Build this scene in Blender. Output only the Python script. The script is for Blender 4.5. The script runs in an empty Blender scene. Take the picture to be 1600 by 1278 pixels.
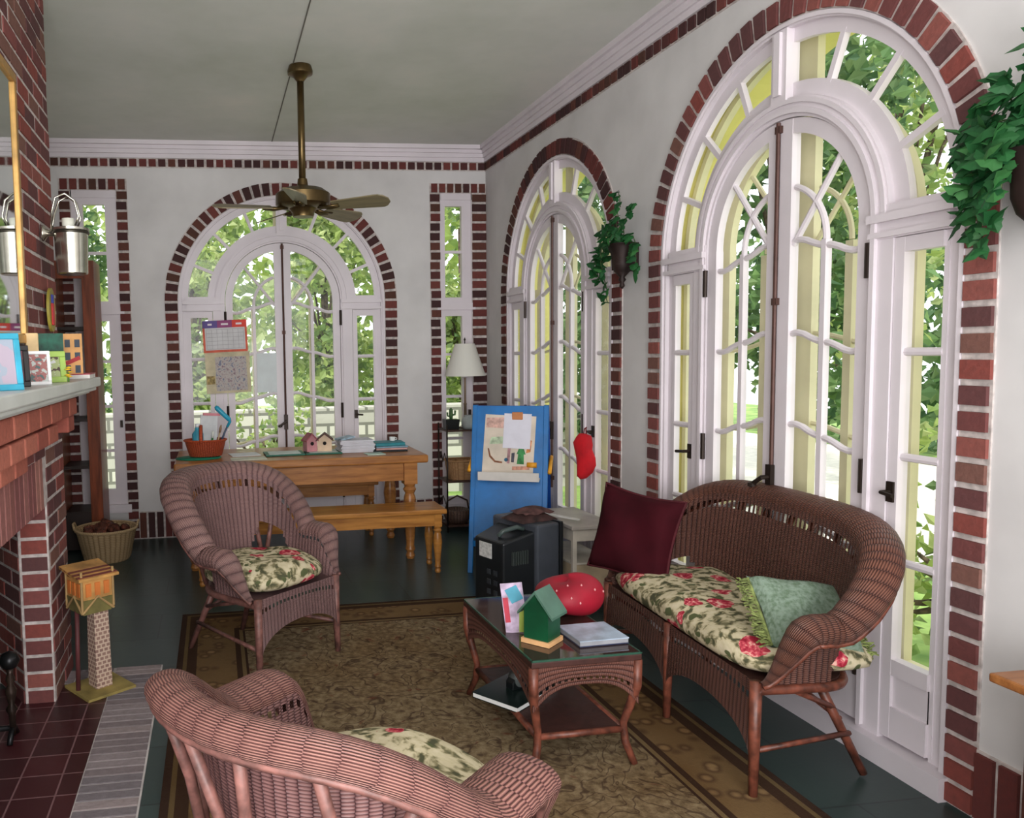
import bpy, math, random
from mathutils import Vector, Matrix, Euler
PI = math.pi
random.seed(7)
SC = bpy.context.scene
COL = SC.collection
sin, cos = math.sin, math.cos

# ------------------------------------------------------------------ mesh builder
class M:
    def __init__(s):
        s.v, s.f, s.uv = [], [], []
        s.T = Matrix.Identity(4)
    def at(s, loc=(0, 0, 0), rz=0.0, rx=0.0, ry=0.0):
        s.T = Matrix.Translation(loc) @ Euler((rx, ry, rz)).to_matrix().to_4x4()
        return s
    def pv(s, c):
        s.v.append(tuple(s.T @ Vector(c))); return len(s.v) - 1
    def face(s, idx, uv=None):
        s.f.append(tuple(idx)); s.uv.append(uv)
    def hexa(s, p):                    # p: 4 bottom + 4 top corners
        i = [s.pv(q) for q in p]
        for a in ((3, 2, 1, 0), (4, 5, 6, 7), (0, 1, 5, 4), (1, 2, 6, 5), (2, 3, 7, 6), (3, 0, 4, 7)):
            s.face([i[k] for k in a])
        return s
    def box(s, lo, hi):
        x0, y0, z0 = lo; x1, y1, z1 = hi
        return s.hexa([(x0, y0, z0), (x1, y0, z0), (x1, y1, z0), (x0, y1, z0), (x0, y0, z1), (x1, y0, z1), (x1, y1, z1), (x0, y1, z1)])
    def obox(s, c, size, rz=0, rx=0, ry=0):
        T0 = s.T.copy()
        s.T = T0 @ Matrix.Translation(c) @ Euler((rx, ry, rz)).to_matrix().to_4x4()
        h = [q / 2 for q in size]
        s.box((-h[0], -h[1], -h[2]), (h[0], h[1], h[2]))
        s.T = T0
        return s
    def quad(s, a, b, c, d, uv=None):
        s.face([s.pv(a), s.pv(b), s.pv(c), s.pv(d)], uv or [(0, 0), (1, 0), (1, 1), (0, 1)]); return s
    def poly(s, pts):
        s.face([s.pv(p) for p in pts]); return s
    def prism(s, pts, ext):            # pts: 3D loop, ext: vector
        e = Vector(ext); n = len(pts)
        a = [s.pv(p) for p in pts]; b = [s.pv(Vector(p) + e) for p in pts]
        s.face(a[::-1]); s.face(b)
        for k in range(n):
            s.face((a[k], a[(k + 1) % n], b[(k + 1) % n], b[k]))
        return s
    def tube(s, path, r, n=8, closed=False, flat=1.0):
        P = [Vector(p) for p in path]; m = len(P)
        R = r if isinstance(r, (list, tuple)) else [r] * m
        rings = []; L = 0; up = None
        for k in range(m):
            a = P[(k - 1) % m] if (closed or k > 0) else P[k]
            b = P[(k + 1) % m] if (closed or k < m - 1) else P[k]
            t = (b - a).normalized()
            if up is None:
                up = Vector((0, 0, 1)) if abs(t.z) < .9 else Vector((1, 0, 0))
            x = t.cross(up)
            if x.length < 1e-5: x = t.cross(Vector((0, 1, 0)))
            x.normalize(); y = x.cross(t).normalized(); up = y
            if k: L += (P[k] - P[k - 1]).length
            rings.append(([s.pv(P[k] + x * R[k] * cos(2 * PI * j / n) + y * R[k] * flat * sin(2 * PI * j / n)) for j in range(n)], L, R[k]))
        for k in range(m if closed else m - 1):
            A, la, ra = rings[k]; B, lb, rb = rings[(k + 1) % m]
            if closed and k == m - 1: lb = la + (P[0] - P[-1]).length
            for j in range(n):
                w = 2 * PI * .5 * (ra + rb) / n
                s.face((A[j], A[(j + 1) % n], B[(j + 1) % n], B[j]), [(j * w, la), ((j + 1) * w, la), ((j + 1) * w, lb), (j * w, lb)])
        if not closed:
            s.face(rings[0][0][::-1]); s.face(rings[-1][0])
        return s
    def lathe(s, prof, c=(0, 0, 0), n=24, cap=True, sx=1.0, sy=1.0):
        rings = []; L = 0
        for k, (r, z) in enumerate(prof):
            if k: L += math.hypot(r - prof[k - 1][0], z - prof[k - 1][1])
            rings.append(([s.pv((c[0] + r * sx * cos(2 * PI * j / n), c[1] + r * sy * sin(2 * PI * j / n), c[2] + z)) for j in range(n)], L))
        rm = max(p[0] for p in prof)
        for k in range(len(rings) - 1):
            A, la = rings[k]; B, lb = rings[k + 1]
            for j in range(n):
                w = 2 * PI * rm / n
                s.face((A[j], A[(j + 1) % n], B[(j + 1) % n], B[j]), [(j * w, la), ((j + 1) * w, la), ((j + 1) * w, lb), (j * w, lb)])
        if cap:
            if prof[0][0] > 1e-4: s.face(rings[0][0][::-1])
            if prof[-1][0] > 1e-4: s.face(rings[-1][0])
        return s
    def grid(s, fn, nu, nv, uvfn=None, skip=None, closeu=False):
        ids = [[s.pv(fn(i / nu, j / nv)) for j in range(nv + 1)] for i in range(nu if closeu else nu + 1)]
        for i in range(nu):
            i2 = (i + 1) % nu if closeu else i + 1
            for j in range(nv):
                if skip and skip(i, j): continue
                uv = None
                if uvfn:
                    uv = [uvfn(i / nu, j / nv), uvfn((i + 1) / nu, j / nv), uvfn((i + 1) / nu, (j + 1) / nv), uvfn(i / nu, (j + 1) / nv)]
                s.face((ids[i][j], ids[i2][j], ids[i2][j + 1], ids[i][j + 1]), uv)
        return s
    def arc(s, r0, r1, a0, a1, d0, d1, n, zc):   # bar of an arch in the XZ plane, depth along Y
        ids = []
        for k in range(n + 1):
            a = a0 + (a1 - a0) * k / n
            c, q = cos(a), sin(a)
            ids.append([s.pv((r * c, d, zc + r * q)) for r, d in ((r0, d0), (r1, d0), (r1, d1), (r0, d1))])
        for k in range(n):
            A, B = ids[k], ids[k + 1]
            for j in range(4):
                s.face((A[j], A[(j + 1) % 4], B[(j + 1) % 4], B[j]))
        s.face(ids[0][::-1]); s.face(ids[-1])
        return s
    def mesh(s, name, mat, smooth=False):
        me = bpy.data.meshes.new(name)
        me.from_pydata(s.v, [], s.f)
        if any(u is not None for u in s.uv):
            lay = me.uv_layers.new(name='UVMap'); k = 0; d = lay.data
            for f, u in zip(s.f, s.uv):
                for j in range(len(f)):
                    d[k].uv = u[j] if u is not None and j < len(u) else (0, 0)
                    k += 1
        if smooth:
            me.polygons.foreach_set('use_smooth', [True] * len(me.polygons))
        me.materials.append(mat)
        me.update()
        return me
    def build(s, name, mat, parent=None, smooth=False, bevel=0, angle=None, sub=0):
        o = bpy.data.objects.new(name, s.mesh(name, mat, smooth))
        COL.objects.link(o)
        if parent: o.parent = parent
        if bevel:
            b = o.modifiers.new('bevel', 'BEVEL'); b.width = bevel; b.segments = 2; b.limit_method = 'ANGLE'
        if sub:
            b = o.modifiers.new('sub', 'SUBSURF'); b.levels = sub; b.render_levels = sub
        if angle:
            try:
                o.data.set_sharp_from_angle(angle=angle)
            except Exception: pass
        return o

def empty(name, loc=(0, 0, 0), rz=0.0):
    o = bpy.data.objects.new(name, None); COL.objects.link(o)
    o.location = loc; o.rotation_euler = (0, 0, rz); o.empty_display_size = .1
    return o
def tag(o, label=None, cat=None, group=None, kind=None):
    if label: o['label'] = label
    if cat: o['category'] = cat
    if group: o['group'] = group
    if kind: o['kind'] = kind
    return o
def thing(name, label, cat, loc=(0, 0, 0), rz=0.0, group=None):
    return tag(empty(name, loc, rz), label, cat, group)
def copy_tree(o, parent=None):
    c = o.copy(); COL.objects.link(c)
    if parent: c.parent = parent
    for ch in list(o.children): copy_tree(ch, c)
    return c
def lerp(a, b, t): return a + (b - a) * t
def sm(t):
    t = max(0, min(1, t)); return t * t * (3 - 2 * t)

# ------------------------------------------------------------------ materials
def lin(c):
    return tuple(((x / 255) / 12.92 if x / 255 <= .04045 else ((x / 255 + .055) / 1.055) ** 2.4) for x in c) + (1.0,)
class N:
    def __init__(s, name):
        s.m = bpy.data.materials.new(name); s.m.use_nodes = True
        s.t = s.m.node_tree; s.b = s.t.nodes['Principled BSDF']; s.out = s.t.nodes['Material Output']
    def n(s, typ, **kw):
        x = s.t.nodes.new(typ)
        for k, v in kw.items():
            if k.startswith('i_'):
                key = k[2:]; x.inputs[int(key) if key.isdigit() else key].default_value = v
            else: setattr(x, k, v)
        return x
    def l(s, a, b): s.t.links.new(a, b)
    def math(s, op, a, b=None, c=None):
        x = s.n('ShaderNodeMath', operation=op)
        for k, q in enumerate((a, b, c)):
            if q is None: continue
            if isinstance(q, (int, float)): x.inputs[k].default_value = q
            else: s.l(q, x.inputs[k])
        return x.outputs[0]
    def ramp(s, fac, stops, interp='LINEAR'):
        x = s.n('ShaderNodeValToRGB'); e = x.color_ramp.elements; x.color_ramp.interpolation = interp
        while len(e) < len(stops): e.new(.5)
        for el, (p, c) in zip(e, stops):
            el.position = p; el.color = lin(c)
        s.l(fac, x.inputs[0]); return x.outputs[0]
    def mix(s, fac, a, b, mode='MIX'):
        x = s.n('ShaderNodeMix', data_type='RGBA', blend_type=mode)
        for sock, q in ((x.inputs[0], fac), (x.inputs[6], a), (x.inputs[7], b)):
            if isinstance(q, (int, float)): sock.default_value = q
            elif isinstance(q, tuple): sock.default_value = lin(q) if len(q) == 3 else q
            else: s.l(q, sock)
        return x.outputs[2]
    def coord(s, kind='Object', scale=None):
        x = s.n('ShaderNodeTexCoord').outputs[kind]
        if scale:
            mp = s.n('ShaderNodeMapping'); mp.inputs['Scale'].default_value = scale
            s.l(x, mp.inputs[0]); return mp.outputs[0]
        return x
    def noise(s, vec, scale, detail=3, rough=.5):
        x = s.n('ShaderNodeTexNoise'); x.inputs['Scale'].default_value = scale; x.inputs['Detail'].default_value = detail
        x.inputs['Roughness'].default_value = rough
        if vec is not None: s.l(vec, x.inputs['Vector'])
        return x.outputs['Fac']
    def vor(s, vec, scale, feature='F1', out='Distance', rnd=1.0):
        x = s.n('ShaderNodeTexVoronoi', feature=feature); x.inputs['Scale'].default_value = scale
        x.inputs['Randomness'].default_value = rnd
        if vec is not None: s.l(vec, x.inputs['Vector'])
        return x.outputs[out]
    def color(s, c):
        if isinstance(c, tuple): s.b.inputs['Base Color'].default_value = lin(c)
        else: s.l(c, s.b.inputs['Base Color'])
    def rough(s, r): s.b.inputs['Roughness'].default_value = r
    def bump(s, h, strength=.3, dist=.01):
        x = s.n('ShaderNodeBump'); x.inputs['Strength'].default_value = strength; x.inputs['Distance'].default_value = dist
        s.l(h, x.inputs['Height']); s.l(x.outputs[0], s.b.inputs['Normal'])
_C = {}
def flat(name, c, rough=.6, metal=0.0, var=.08, scale=9.0, bump=0.0, spec=.4):
    if name in _C: return _C[name]
    k = N(name)
    if var:
        v = k.noise(k.coord(), scale, 4)
        d = tuple(max(0, int(x * (1 - var * 1.6))) for x in c); h = tuple(min(255, int(x * (1 + var))) for x in c)
        k.color(k.ramp(v, [(.3, d), (.7, h)]))
        if bump: k.bump(v, bump, .01)
    else: k.color(c)
    k.rough(rough); k.b.inputs['Metallic'].default_value = metal
    k.b.inputs['Specular IOR Level'].default_value = spec
    _C[name] = k.m; return k.m
def brickmat(name, cols, mortar=None):
    k = N(name)
    g = k.n('ShaderNodeNewGeometry').outputs['Random Per Island']
    st = [(i / len(cols), c) for i, c in enumerate(cols)]
    c = k.ramp(g, st, 'CONSTANT')
    nz = k.noise(k.coord(), 45, 4)
    c2 = k.mix(k.math('MULTIPLY', nz, .5), c, (62, 50, 50))
    k.color(c2); k.rough(.85); k.bump(nz, .5, .006); k.b.inputs['Specular IOR Level'].default_value = .2
    return k.m
def wicker(name, dark, mid, hi, P=.022, p=.007, rough=.5, wob=.25, wa=.62):
    k = N(name)
    uv = k.n('ShaderNodeSeparateXYZ'); k.l(k.coord('UV'), uv.inputs[0])
    U, V = uv.outputs[0], uv.outputs[1]
    nz = k.noise(k.coord(), 30, 3)
    Uw = k.math('ADD', U, k.math('MULTIPLY', nz, P * wob))
    col = k.math('FLOOR', k.math('DIVIDE', Uw, P))
    a = k.math('ABSOLUTE', k.math('SINE', k.math('MULTIPLY', Uw, PI / P)))
    b = k.math('ABSOLUTE', k.math('SINE', k.math('ADD', k.math('MULTIPLY', V, PI / p), k.math('MULTIPLY', col, PI / 2))))
    h = k.math('ADD', k.math('MULTIPLY', k.math('POWER', a, .45), wa), k.math('MULTIPLY', b, 1 - wa))
    c = k.ramp(h, [(.18, dark), (.55, mid), (.95, hi)])  # shade in the gaps and highlights on the strands put into the colour
    n2 = k.noise(k.coord(), 5, 3)
    c = k.mix(k.math('MULTIPLY', n2, .6), c, dark)
    k.color(c); k.rough(rough); k.bump(h, .9, .006); k.b.inputs['Specular IOR Level'].default_value = .35
    return k.m
def floral(name, scale=1.0):
    k = N(name)
    co = k.coord()
    n = k.n('ShaderNodeTexNoise'); n.inputs['Scale'].default_value = 9 * scale; k.l(co, n.inputs['Vector'])
    v = k.n('ShaderNodeVectorMath', operation='MULTIPLY_ADD'); k.l(n.outputs['Color'], v.inputs[0])
    v.inputs[1].default_value = (.09, .09, .09); k.l(co, v.inputs[2]); w = v.outputs[0]
    base = k.ramp(k.noise(w, 28 * scale, 3), [(.36, (80, 80, 60)), (.44, (130, 122, 92)), (.52, (196, 184, 152)), (.7, (208, 196, 168))])
    vv = k.vor(w, 15 * scale); g = k.ramp(vv, [(.2, (0, 0, 0)), (.25, (255, 255, 255))])
    c1 = k.mix(g, (86, 92, 62), base)
    fl = k.n('ShaderNodeTexVoronoi'); fl.inputs['Scale'].default_value = 7.5 * scale; k.l(w, fl.inputs['Vector'])
    pet = k.ramp(k.noise(w, 50 * scale, 2), [(.4, (150, 36, 54)), (.55, (204, 84, 96)), (.66, (226, 180, 164))])
    sel = k.math('LESS_THAN', fl.outputs['Distance'], .36)
    sp = k.n('ShaderNodeSeparateColor'); k.l(fl.outputs['Color'], sp.inputs[0])
    sel = k.math('MULTIPLY', sel, k.math('GREATER_THAN', sp.outputs[0], .3))
    k.color(k.mix(sel, c1, pet)); k.rough(.9); k.b.inputs['Specular IOR Level'].default_value = .1
    k.bump(k.noise(co, 14, 3), .4, .02)
    return k.m
def wood(name, c, dark, rough=.4, scale=(3, 30, 30)):
    k = N(name)
    v = k.noise(k.coord('Object', scale), 1.0, 5, .6)
    k.color(k.ramp(v, [(.3, dark), (.62, c)])); k.rough(rough); k.b.inputs['Specular IOR Level'].default_value = .35
    return k.m
def glassmat():
    k = N('window_glass')
    tr = k.n('ShaderNodeBsdfTransparent'); gl = k.n('ShaderNodeBsdfGlossy'); gl.inputs['Roughness'].default_value = .02
    tr.inputs[0].default_value = (.97, .98, .97, 1)
    lw = k.n('ShaderNodeLayerWeight'); lw.inputs['Blend'].default_value = .5; fac = k.math('ADD', k.math('MULTIPLY', k.math('POWER', lw.outputs['Facing'], 4.0), .35), .02)
    mx = k.n('ShaderNodeMixShader'); k.l(fac, mx.inputs[0]); k.l(tr.outputs[0], mx.inputs[1]); k.l(gl.outputs[0], mx.inputs[2])
    k.l(mx.outputs[0], k.out.inputs[0]); return k.m
def leafmat(name, cols, trans=.4):
    k = N(name)
    g = k.n('ShaderNodeNewGeometry').outputs['Random Per Island']
    c = k.ramp(g, [(i / max(1, len(cols) - 1), q) for i, q in enumerate(cols)])
    k.color(c); k.rough(.55); k.b.inputs['Specular IOR Level'].default_value = .3
    if trans:
        t = k.n('ShaderNodeBsdfTranslucent'); k.l(c, t.inputs[0])
        mx = k.n('ShaderNodeMixShader'); mx.inputs[0].default_value = trans
        k.l(k.b.outputs[0], mx.inputs[1]); k.l(t.outputs[0], mx.inputs[2]); k.l(mx.outputs[0], k.out.inputs[0])
    return k.m

WALL = flat('plaster_white', (212, 209, 209), .85, var=.03, scale=2.5, spec=.15)
TRIM = flat('white_paint', (222, 213, 219), .45, var=.02, scale=3, spec=.35)
CREAM = flat('cream_paint', (222, 212, 128), .6, var=.04, scale=3)
CREAM2 = flat('pale_cream_paint', (222, 214, 178), .6, var=.04, scale=3)
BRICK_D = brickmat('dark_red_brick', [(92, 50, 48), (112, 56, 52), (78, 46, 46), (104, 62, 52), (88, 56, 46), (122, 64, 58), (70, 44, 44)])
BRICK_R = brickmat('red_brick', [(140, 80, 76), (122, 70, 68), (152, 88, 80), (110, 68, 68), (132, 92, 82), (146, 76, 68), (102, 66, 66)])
BRICK_O = brickmat('orange_red_brick', [(192, 110, 92), (172, 94, 80), (204, 122, 102)])
MORTAR = flat('mortar', (198, 188, 184), .9, var=.1, scale=30, bump=.3, spec=.1)
GLASS = glassmat()
IRON = flat('dark_bronze_metal', (52, 42, 38), .45, .6, var=.1)
BRASS = flat('antique_brass', (104, 86, 56), .32, .85, var=.1)
WK_S = wicker('red_brown_wicker', (30, 17, 15), (84, 52, 46), (124, 84, 72))
WK_SR = wicker('red_brown_wicker_edge', (36, 20, 17), (90, 54, 46), (134, 88, 72), P=.02, p=.008, wa=.5)
WK_C = wicker('mauve_brown_wicker', (52, 36, 37), (116, 86, 86), (154, 120, 117))
WK_CR = wicker('mauve_brown_wicker_edge', (56, 38, 38), (120, 88, 87), (160, 124, 118), P=.022, p=.008, wa=.6)
WK_N = wicker('rosy_brown_wicker', (48, 28, 30), (108, 72, 72), (146, 106, 102), P=.024, p=.008)  # pink cast of the flash put into the near chair's wicker colours
WK_NR = wicker('rosy_brown_wicker_edge', (78, 48, 47), (122, 80, 76), (166, 120, 108), P=.04, p=.0085, wob=.5, wa=.3)
WK_T = wicker('table_wicker', (30, 17, 15), (90, 54, 48), (134, 88, 76), P=.016, p=.007)
POLE_S = flat('red_brown_rattan_pole', (104, 58, 44), .4, var=.25, scale=25)
POLE_C = flat('mauve_rattan_pole', (116, 78, 72), .45, var=.22, scale=25)
FLORAL = floral('floral_chintz')
PINE = wood('honey_pine', (176, 118, 62), (128, 78, 38), .32)
PINE2 = wood('golden_pine', (186, 128, 62), (138, 86, 38), .3)
MAHOG = wood('mahogany', (138, 68, 40), (88, 42, 24), .35, (30, 30, 3))

# ------------------------------------------------------------------ room geometry constants
ZS = 2.02
X1, YA, YB = -1.8235, -3.7526, -1.4286
HC = 3.35
XL, YR = -3.72, -8.2

def wall_mesh(s0, s1, holes):
    """flat wall in the (s, z) plane at depth 0; holes: ('arch', c, r) or ('rect', a, b, z0, z1)"""
    m = M(); cur = s0
    for h in holes:
        a, b = (h[1] - h[2], h[1] + h[2]) if h[0] == 'arch' else (h[1], h[2])
        m.quad((cur, 0, 0), (a, 0, 0), (a, 0, HC), (cur, 0, HC))
        if h[0] == 'arch':
            n = 40
            for k in range(n):
                t0, t1 = PI - PI * k / n, PI - PI * (k + 1) / n
                p0 = (h[1] + h[2] * cos(t0), 0, ZS + h[2] * sin(t0)); p1 = (h[1] + h[2] * cos(t1), 0, ZS + h[2] * sin(t1))
                m.quad(p0, p1, (p1[0], 0, HC), (p0[0], 0, HC))
        else:
            m.quad((a, 0, 0), (b, 0, 0), (b, 0, h[3]), (a, 0, h[3])); m.quad((a, 0, h[4]), (b, 0, h[4]), (b, 0, HC), (a, 0, HC))
        cur = b
    m.quad((cur, 0, 0), (s1, 0, 0), (s1, 0, HC), (cur, 0, HC))
    return m
W1 = (-3.595, -3.165, .24, 2.965); W2 = (-.45, -.10, .10, 2.965)
wb = wall_mesh(XL, .3, [('rect', *W1), ('arch', X1, .93), ('rect', *W2)]).build('wall_back', WALL); tag(wb, kind='structure')
wr = wall_mesh(-.3, -YR, [('arch', -YB, .93), ('arch', -YA, .93)]).build('wall_right', WALL); wr.rotation_euler.z = -PI / 2; tag(wr, kind='structure')
wl = M().quad((XL, .3, 0), (XL, YR, 0), (XL, YR, HC), (XL, .3, HC)).build('wall_left', WALL); tag(wl, kind='structure')

# floor: dark green slate
k = N('dark_green_slate')
co = k.coord()
n1 = k.noise(co, 2.2, 5, .6)
bt = k.n('ShaderNodeTexBrick'); bt.offset = .5; bt.inputs['Scale'].default_value = 1.0
bt.inputs['Brick Width'].default_value = .62; bt.inputs['Row Height'].default_value = .42; bt.inputs['Mortar Size'].default_value = .004
bt.inputs['Color1'].default_value = lin((58, 74, 72)); bt.inputs['Color2'].default_value = lin((48, 63, 61)); bt.inputs['Mortar'].default_value = lin((30, 36, 36))
k.l(co, bt.inputs['Vector'])
c = k.mix(k.math('MULTIPLY', n1, .7), bt.outputs['Color'], (40, 52, 51))
k.color(c); k.rough(.3); k.bump(n1, .12, .02); k.b.inputs['Specular IOR Level'].default_value = .35
fl = M().quad((XL, YR, 0), (.35, YR, 0), (.35, .35, 0), (XL, .35, 0)).build('floor', k.m); tag(fl, kind='structure')
# ceiling
k = N('grey_green_ceiling_paint')
nz = k.noise(k.coord(), 1.3, 4, .6)
k.color(k.ramp(nz, [(.3, (202, 205, 196)), (.55, (216, 217, 211)), (.75, (226, 223, 217))])); k.rough(.8)
ce = M().quad((XL, YR, HC), (XL, .3, HC), (.3, .3, HC), (.3, YR, HC)).build('ceiling', k.m); tag(ce, kind='structure')

# crown moulding and brick bands
def crown(s0, s1):
    m = M()
    for z0, z1, d in ((3.215, 3.25, -.018), (3.25, 3.285, -.034), (3.285, 3.315, -.05), (3.315, HC, -.075)):
        m.box((s0, d, z0), (s1, .0, z1))
    return m
def band(s0, s1):
    m = M(); n = round((s1 - s0) / .079); w = (s1 - s0) / n
    for i in range(n):
        j = random.uniform(-.003, .003)
        m.box((s0 + w * i + .01 + j, -.014, 3.147), (s0 + w * (i + 1) - .01 + j, .01, 3.207))
    return m
def mort(s0, s1, z0, z1, d=-.004): return M().box((s0, d, z0), (s1, .01, z1))
TN = [0]
def trim(m, mat, rz=0, loc=(0, 0, 0), parent=None, smooth=False):
    TN[0] += 1
    o = m.build('trim_%d' % TN[0], mat, parent, smooth); o.rotation_euler.z = rz; o.location = loc
    tag(o, kind='structure'); return o
trim(crown(XL, 0), TRIM); trim(band(XL, 0), BRICK_D); trim(mort(XL, 0, 3.138, 3.215), MORTAR)
trim(crown(0, -YR), TRIM, -PI / 2); trim(band(0, -YR), BRICK_D, -PI / 2); trim(mort(0, -YR, 3.138, 3.215), MORTAR, -PI / 2)
# thin seam strip across the ceiling
trim(M().box((-1.895, -7, HC - .004), (-1.888, -.08, HC)), flat('seam_grey', (110, 106, 98), .8, var=0), rz=0)

# soldier-brick baseboards
def soldier(s0, s1):
    m = M(); n = max(1, round((s1 - s0) / .081)); w = (s1 - s0) / n
    for i in range(n):
        m.box((s0 + w * i + .009, -.02, .012), (s0 + w * (i + 1) - .009, .01, .228))
    return m
def baseboard(nm, spans, rz):
    root = empty('baseboard_' + nm); root.rotation_euler.z = rz; tag(root, kind='structure')
    m = M(); q = M()
    for a, b in spans:
        t = soldier(a, b); off = len(m.v)
        m.v += t.v; m.f += [tuple(i + off for i in f) for f in t.f]; m.uv += t.uv
        q.box((a, -.008, 0), (b, .01, .236))
    m.build('brick_course', BRICK_D, root); q.build('mortar_bed', MORTAR, root)
baseboard('back', [(XL, -3.66), (-3.11, X1 - 1.0), (X1 + 1.0, -.51)], 0)
baseboard('right', [(0, -YB - 1.0), (-YB + 1.0, -YA - 1.0), (-YA + 1.0, -YR)], -PI / 2)

# brick surrounds
def surround_arch():
    m, q = M(), M()
    n = 36
    for i in range(n):
        a0, a1 = PI * i / n + .012, PI * (i + 1) / n - .012
        j = random.uniform(-.006, .006)
        P = []
        for d in (-.018, .01):
            for r, a in ((.9, a0), (1.0 + j, a0), (1.0 + j, a1), (.9, a1)):
                P.append((r * cos(a), d, ZS + r * sin(a)))
        m.hexa(P)
    nz = 24; h = ZS / nz
    for sgn in (-1, 1):
        for i in range(nz):
            j = random.uniform(-.005, .005)
            x0, x1 = sorted((sgn * .9, sgn * (1.0 + j)))
            m.box((x0, -.018, i * h + .011), (x1, .01, (i + 1) * h - .011))
        x0, x1 = sorted((sgn * .895, sgn * 1.006))
        q.box((x0, -.006, 0), (x1, .01, ZS))
    q.arc(.895, 1.006, 0, PI, -.006, .01, 48, ZS)
    return m, q
def surround_rect(a0, a1, b0, b1, zt0, zt1, zb):
    """outer a0..b1, inner a1..b0, top zt0..zt1"""
    m, q = M(), M()
    nz = round((zt0 - zb) / .0845); h = (zt0 - zb) / nz
    for x0, x1 in ((a0, a1), (b0, b1)):
        for i in range(nz):
            j = random.uniform(-.004, .004)
            m.box((x0 + j, -.018, zb + i * h + .011), (x1 + j, .01, zb + (i + 1) * h - .011))
        q.box((x0 - .004, -.006, zb), (x1 + .004, .01, zt0))
    n = round((b1 - a0) / .078); w = (b1 - a0) / n
    for i in range(n):
        m.box((a0 + i * w + .01, -.018, zt0 + .006), (a0 + (i + 1) * w - .01, .01, zt1 - .004))
    q.box((a0 - .004, -.006, zt0), (b1 + .004, .01, zt1))
    return m, q
am, aq = surround_arch()
me_b, me_q, me_b2 = am.mesh('brick_arch', BRICK_D), aq.mesh('mortar_arch', MORTAR), am.mesh('brick_arch_lit', BRICK_R)  # lit copy: stronger light on the near arch put into its brick colour
def place(mesh, loc, rz):
    TN[0] += 1
    o = bpy.data.objects.new('trim_%d' % TN[0], mesh); COL.objects.link(o); o.location = loc; o.rotation_euler.z = rz
    tag(o, kind='structure'); return o
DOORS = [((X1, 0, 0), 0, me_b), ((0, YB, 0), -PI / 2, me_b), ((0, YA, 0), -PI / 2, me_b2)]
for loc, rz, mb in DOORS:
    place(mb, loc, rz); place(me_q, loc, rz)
for args in ((-3.656, -3.572, -3.195, -3.112, 2.95, 3.045, .0), (-.508, -.424, -.125, .0, 2.945, 3.03, .0)):
    m, q = surround_rect(*args); trim(m, BRICK_D); trim(q, MORTAR)

# ------------------------------------------------------------------ arched french doors
def wavy(m, s0, s1, z0, z1, d, r=.013, sgn=1):
    n = 10
    m.tube([(sgn * lerp(s0, s1, t / n), d, lerp(z0, z1, sm(t / n)) + .006 * sin(2 * PI * 2 * t / n)) for t in range(n + 1)], r, 8)
HZ = (1.925, 1.535, 1.145, .77)
def casing():
    m = M()
    m.arc(.868, .905, 0, PI, 0, .055, 48, ZS); m.arc(.812, .868, 0, PI, .026, .054, 48, ZS); m.arc(.876, .893, 0, PI, -.012, 0, 48, ZS)
    m.arc(.50, .582, 0, PI, .0, .055, 48, ZS); m.arc(.582, .645, 0, PI, .026, .054, 48, ZS); m.arc(.515, .535, 0, PI, -.014, 0, 48, ZS); m.arc(.556, .574, 0, PI, -.010, 0, 48, ZS)
    for sg in (-1, 1):
        def bx(a, b, d0, d1, z0, z1):
            x0, x1 = sorted((sg * a, sg * b)); m.box((x0, d0, z0), (x1, d1, z1))
        bx(.862, .905, 0, .054, .0, ZS); bx(.80, .862, .022, .053, .0, ZS); bx(.876, .893, -.012, 0, .1, ZS)
        bx(.50, .605, 0, .054, 0, ZS); bx(.515, .535, -.014, 0, .1, ZS)
        bx(.505, .83, -.004, .056, 1.94, 2.062); bx(.505, .86, -.024, 0, 2.0, 2.03); bx(.505, .86, -.016, 0, 1.945, 1.965)
    m.box((-.045, -.009, ZS + .56), (.045, .053, ZS + .87)); m.box((-.018, -.022, ZS + .6), (.018, -.008, ZS + .86))
    for a in (22.5, 45, 67.5, 112.5, 135, 157.5):
        a = math.radians(a); c = .73
        m.obox((c * cos(a), .038, ZS + c * sin(a)), (.2, .026, .026), ry=-a)
    m.box((-.905, -.04, 0), (.905, .16, .085))
    return m
def leaf(sg):
    m = M()
    def bx(a, b, d0, d1, z0, z1):
        x0, x1 = sorted((sg * a, sg * b)); m.box((x0, d0, z0), (x1, d1, z1))
    bx(.435, .496, .008, .046, .1, ZS); bx(.003, .072, .007, .047, .1, ZS + .488)
    bx(.05, .45, .0095, .045, .1, .20); bx(.05, .45, .0095, .045, .36, .43); bx(.05, .45, .02, .04, .19, .37)
    a0, a1 = (0, PI / 2 - .006) if sg > 0 else (PI / 2 + .006, PI)
    m.arc(.435, .496, a0, a1, .009, .044, 24, ZS)
    bx(.24, .266, .014, .042, .425, 1.985)
    for z in HZ: wavy(m, .07, .437, z + .075, z, .028, .014, sg)
    n = 12
    m.tube([(sg * .253 * cos(t * .40 * PI / n), .028, 1.985 + .253 * sin(t * .40 * PI / n)) for t in range(n + 1)], .013, 8)
    m.tube([(sg * .07, .028, 1.985), (sg * .33, .028, 2.315)], .013, 8)
    return m
def arch_pts(r, a0, a1, n, zc): return [(r * cos(lerp(a0, a1, i / n)), .03, zc + r * sin(lerp(a0, a1, i / n))) for i in range(n + 1)]
def leaf_pane(sg):
    pts = arch_pts(.46, 0, PI / 2, 16, ZS)
    pts = [(sg * max(.03, p[0]), .03, p[2]) for p in pts]
    return M().poly(pts + [(sg * .03, .03, .40), (sg * .46, .03, .40)])
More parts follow.
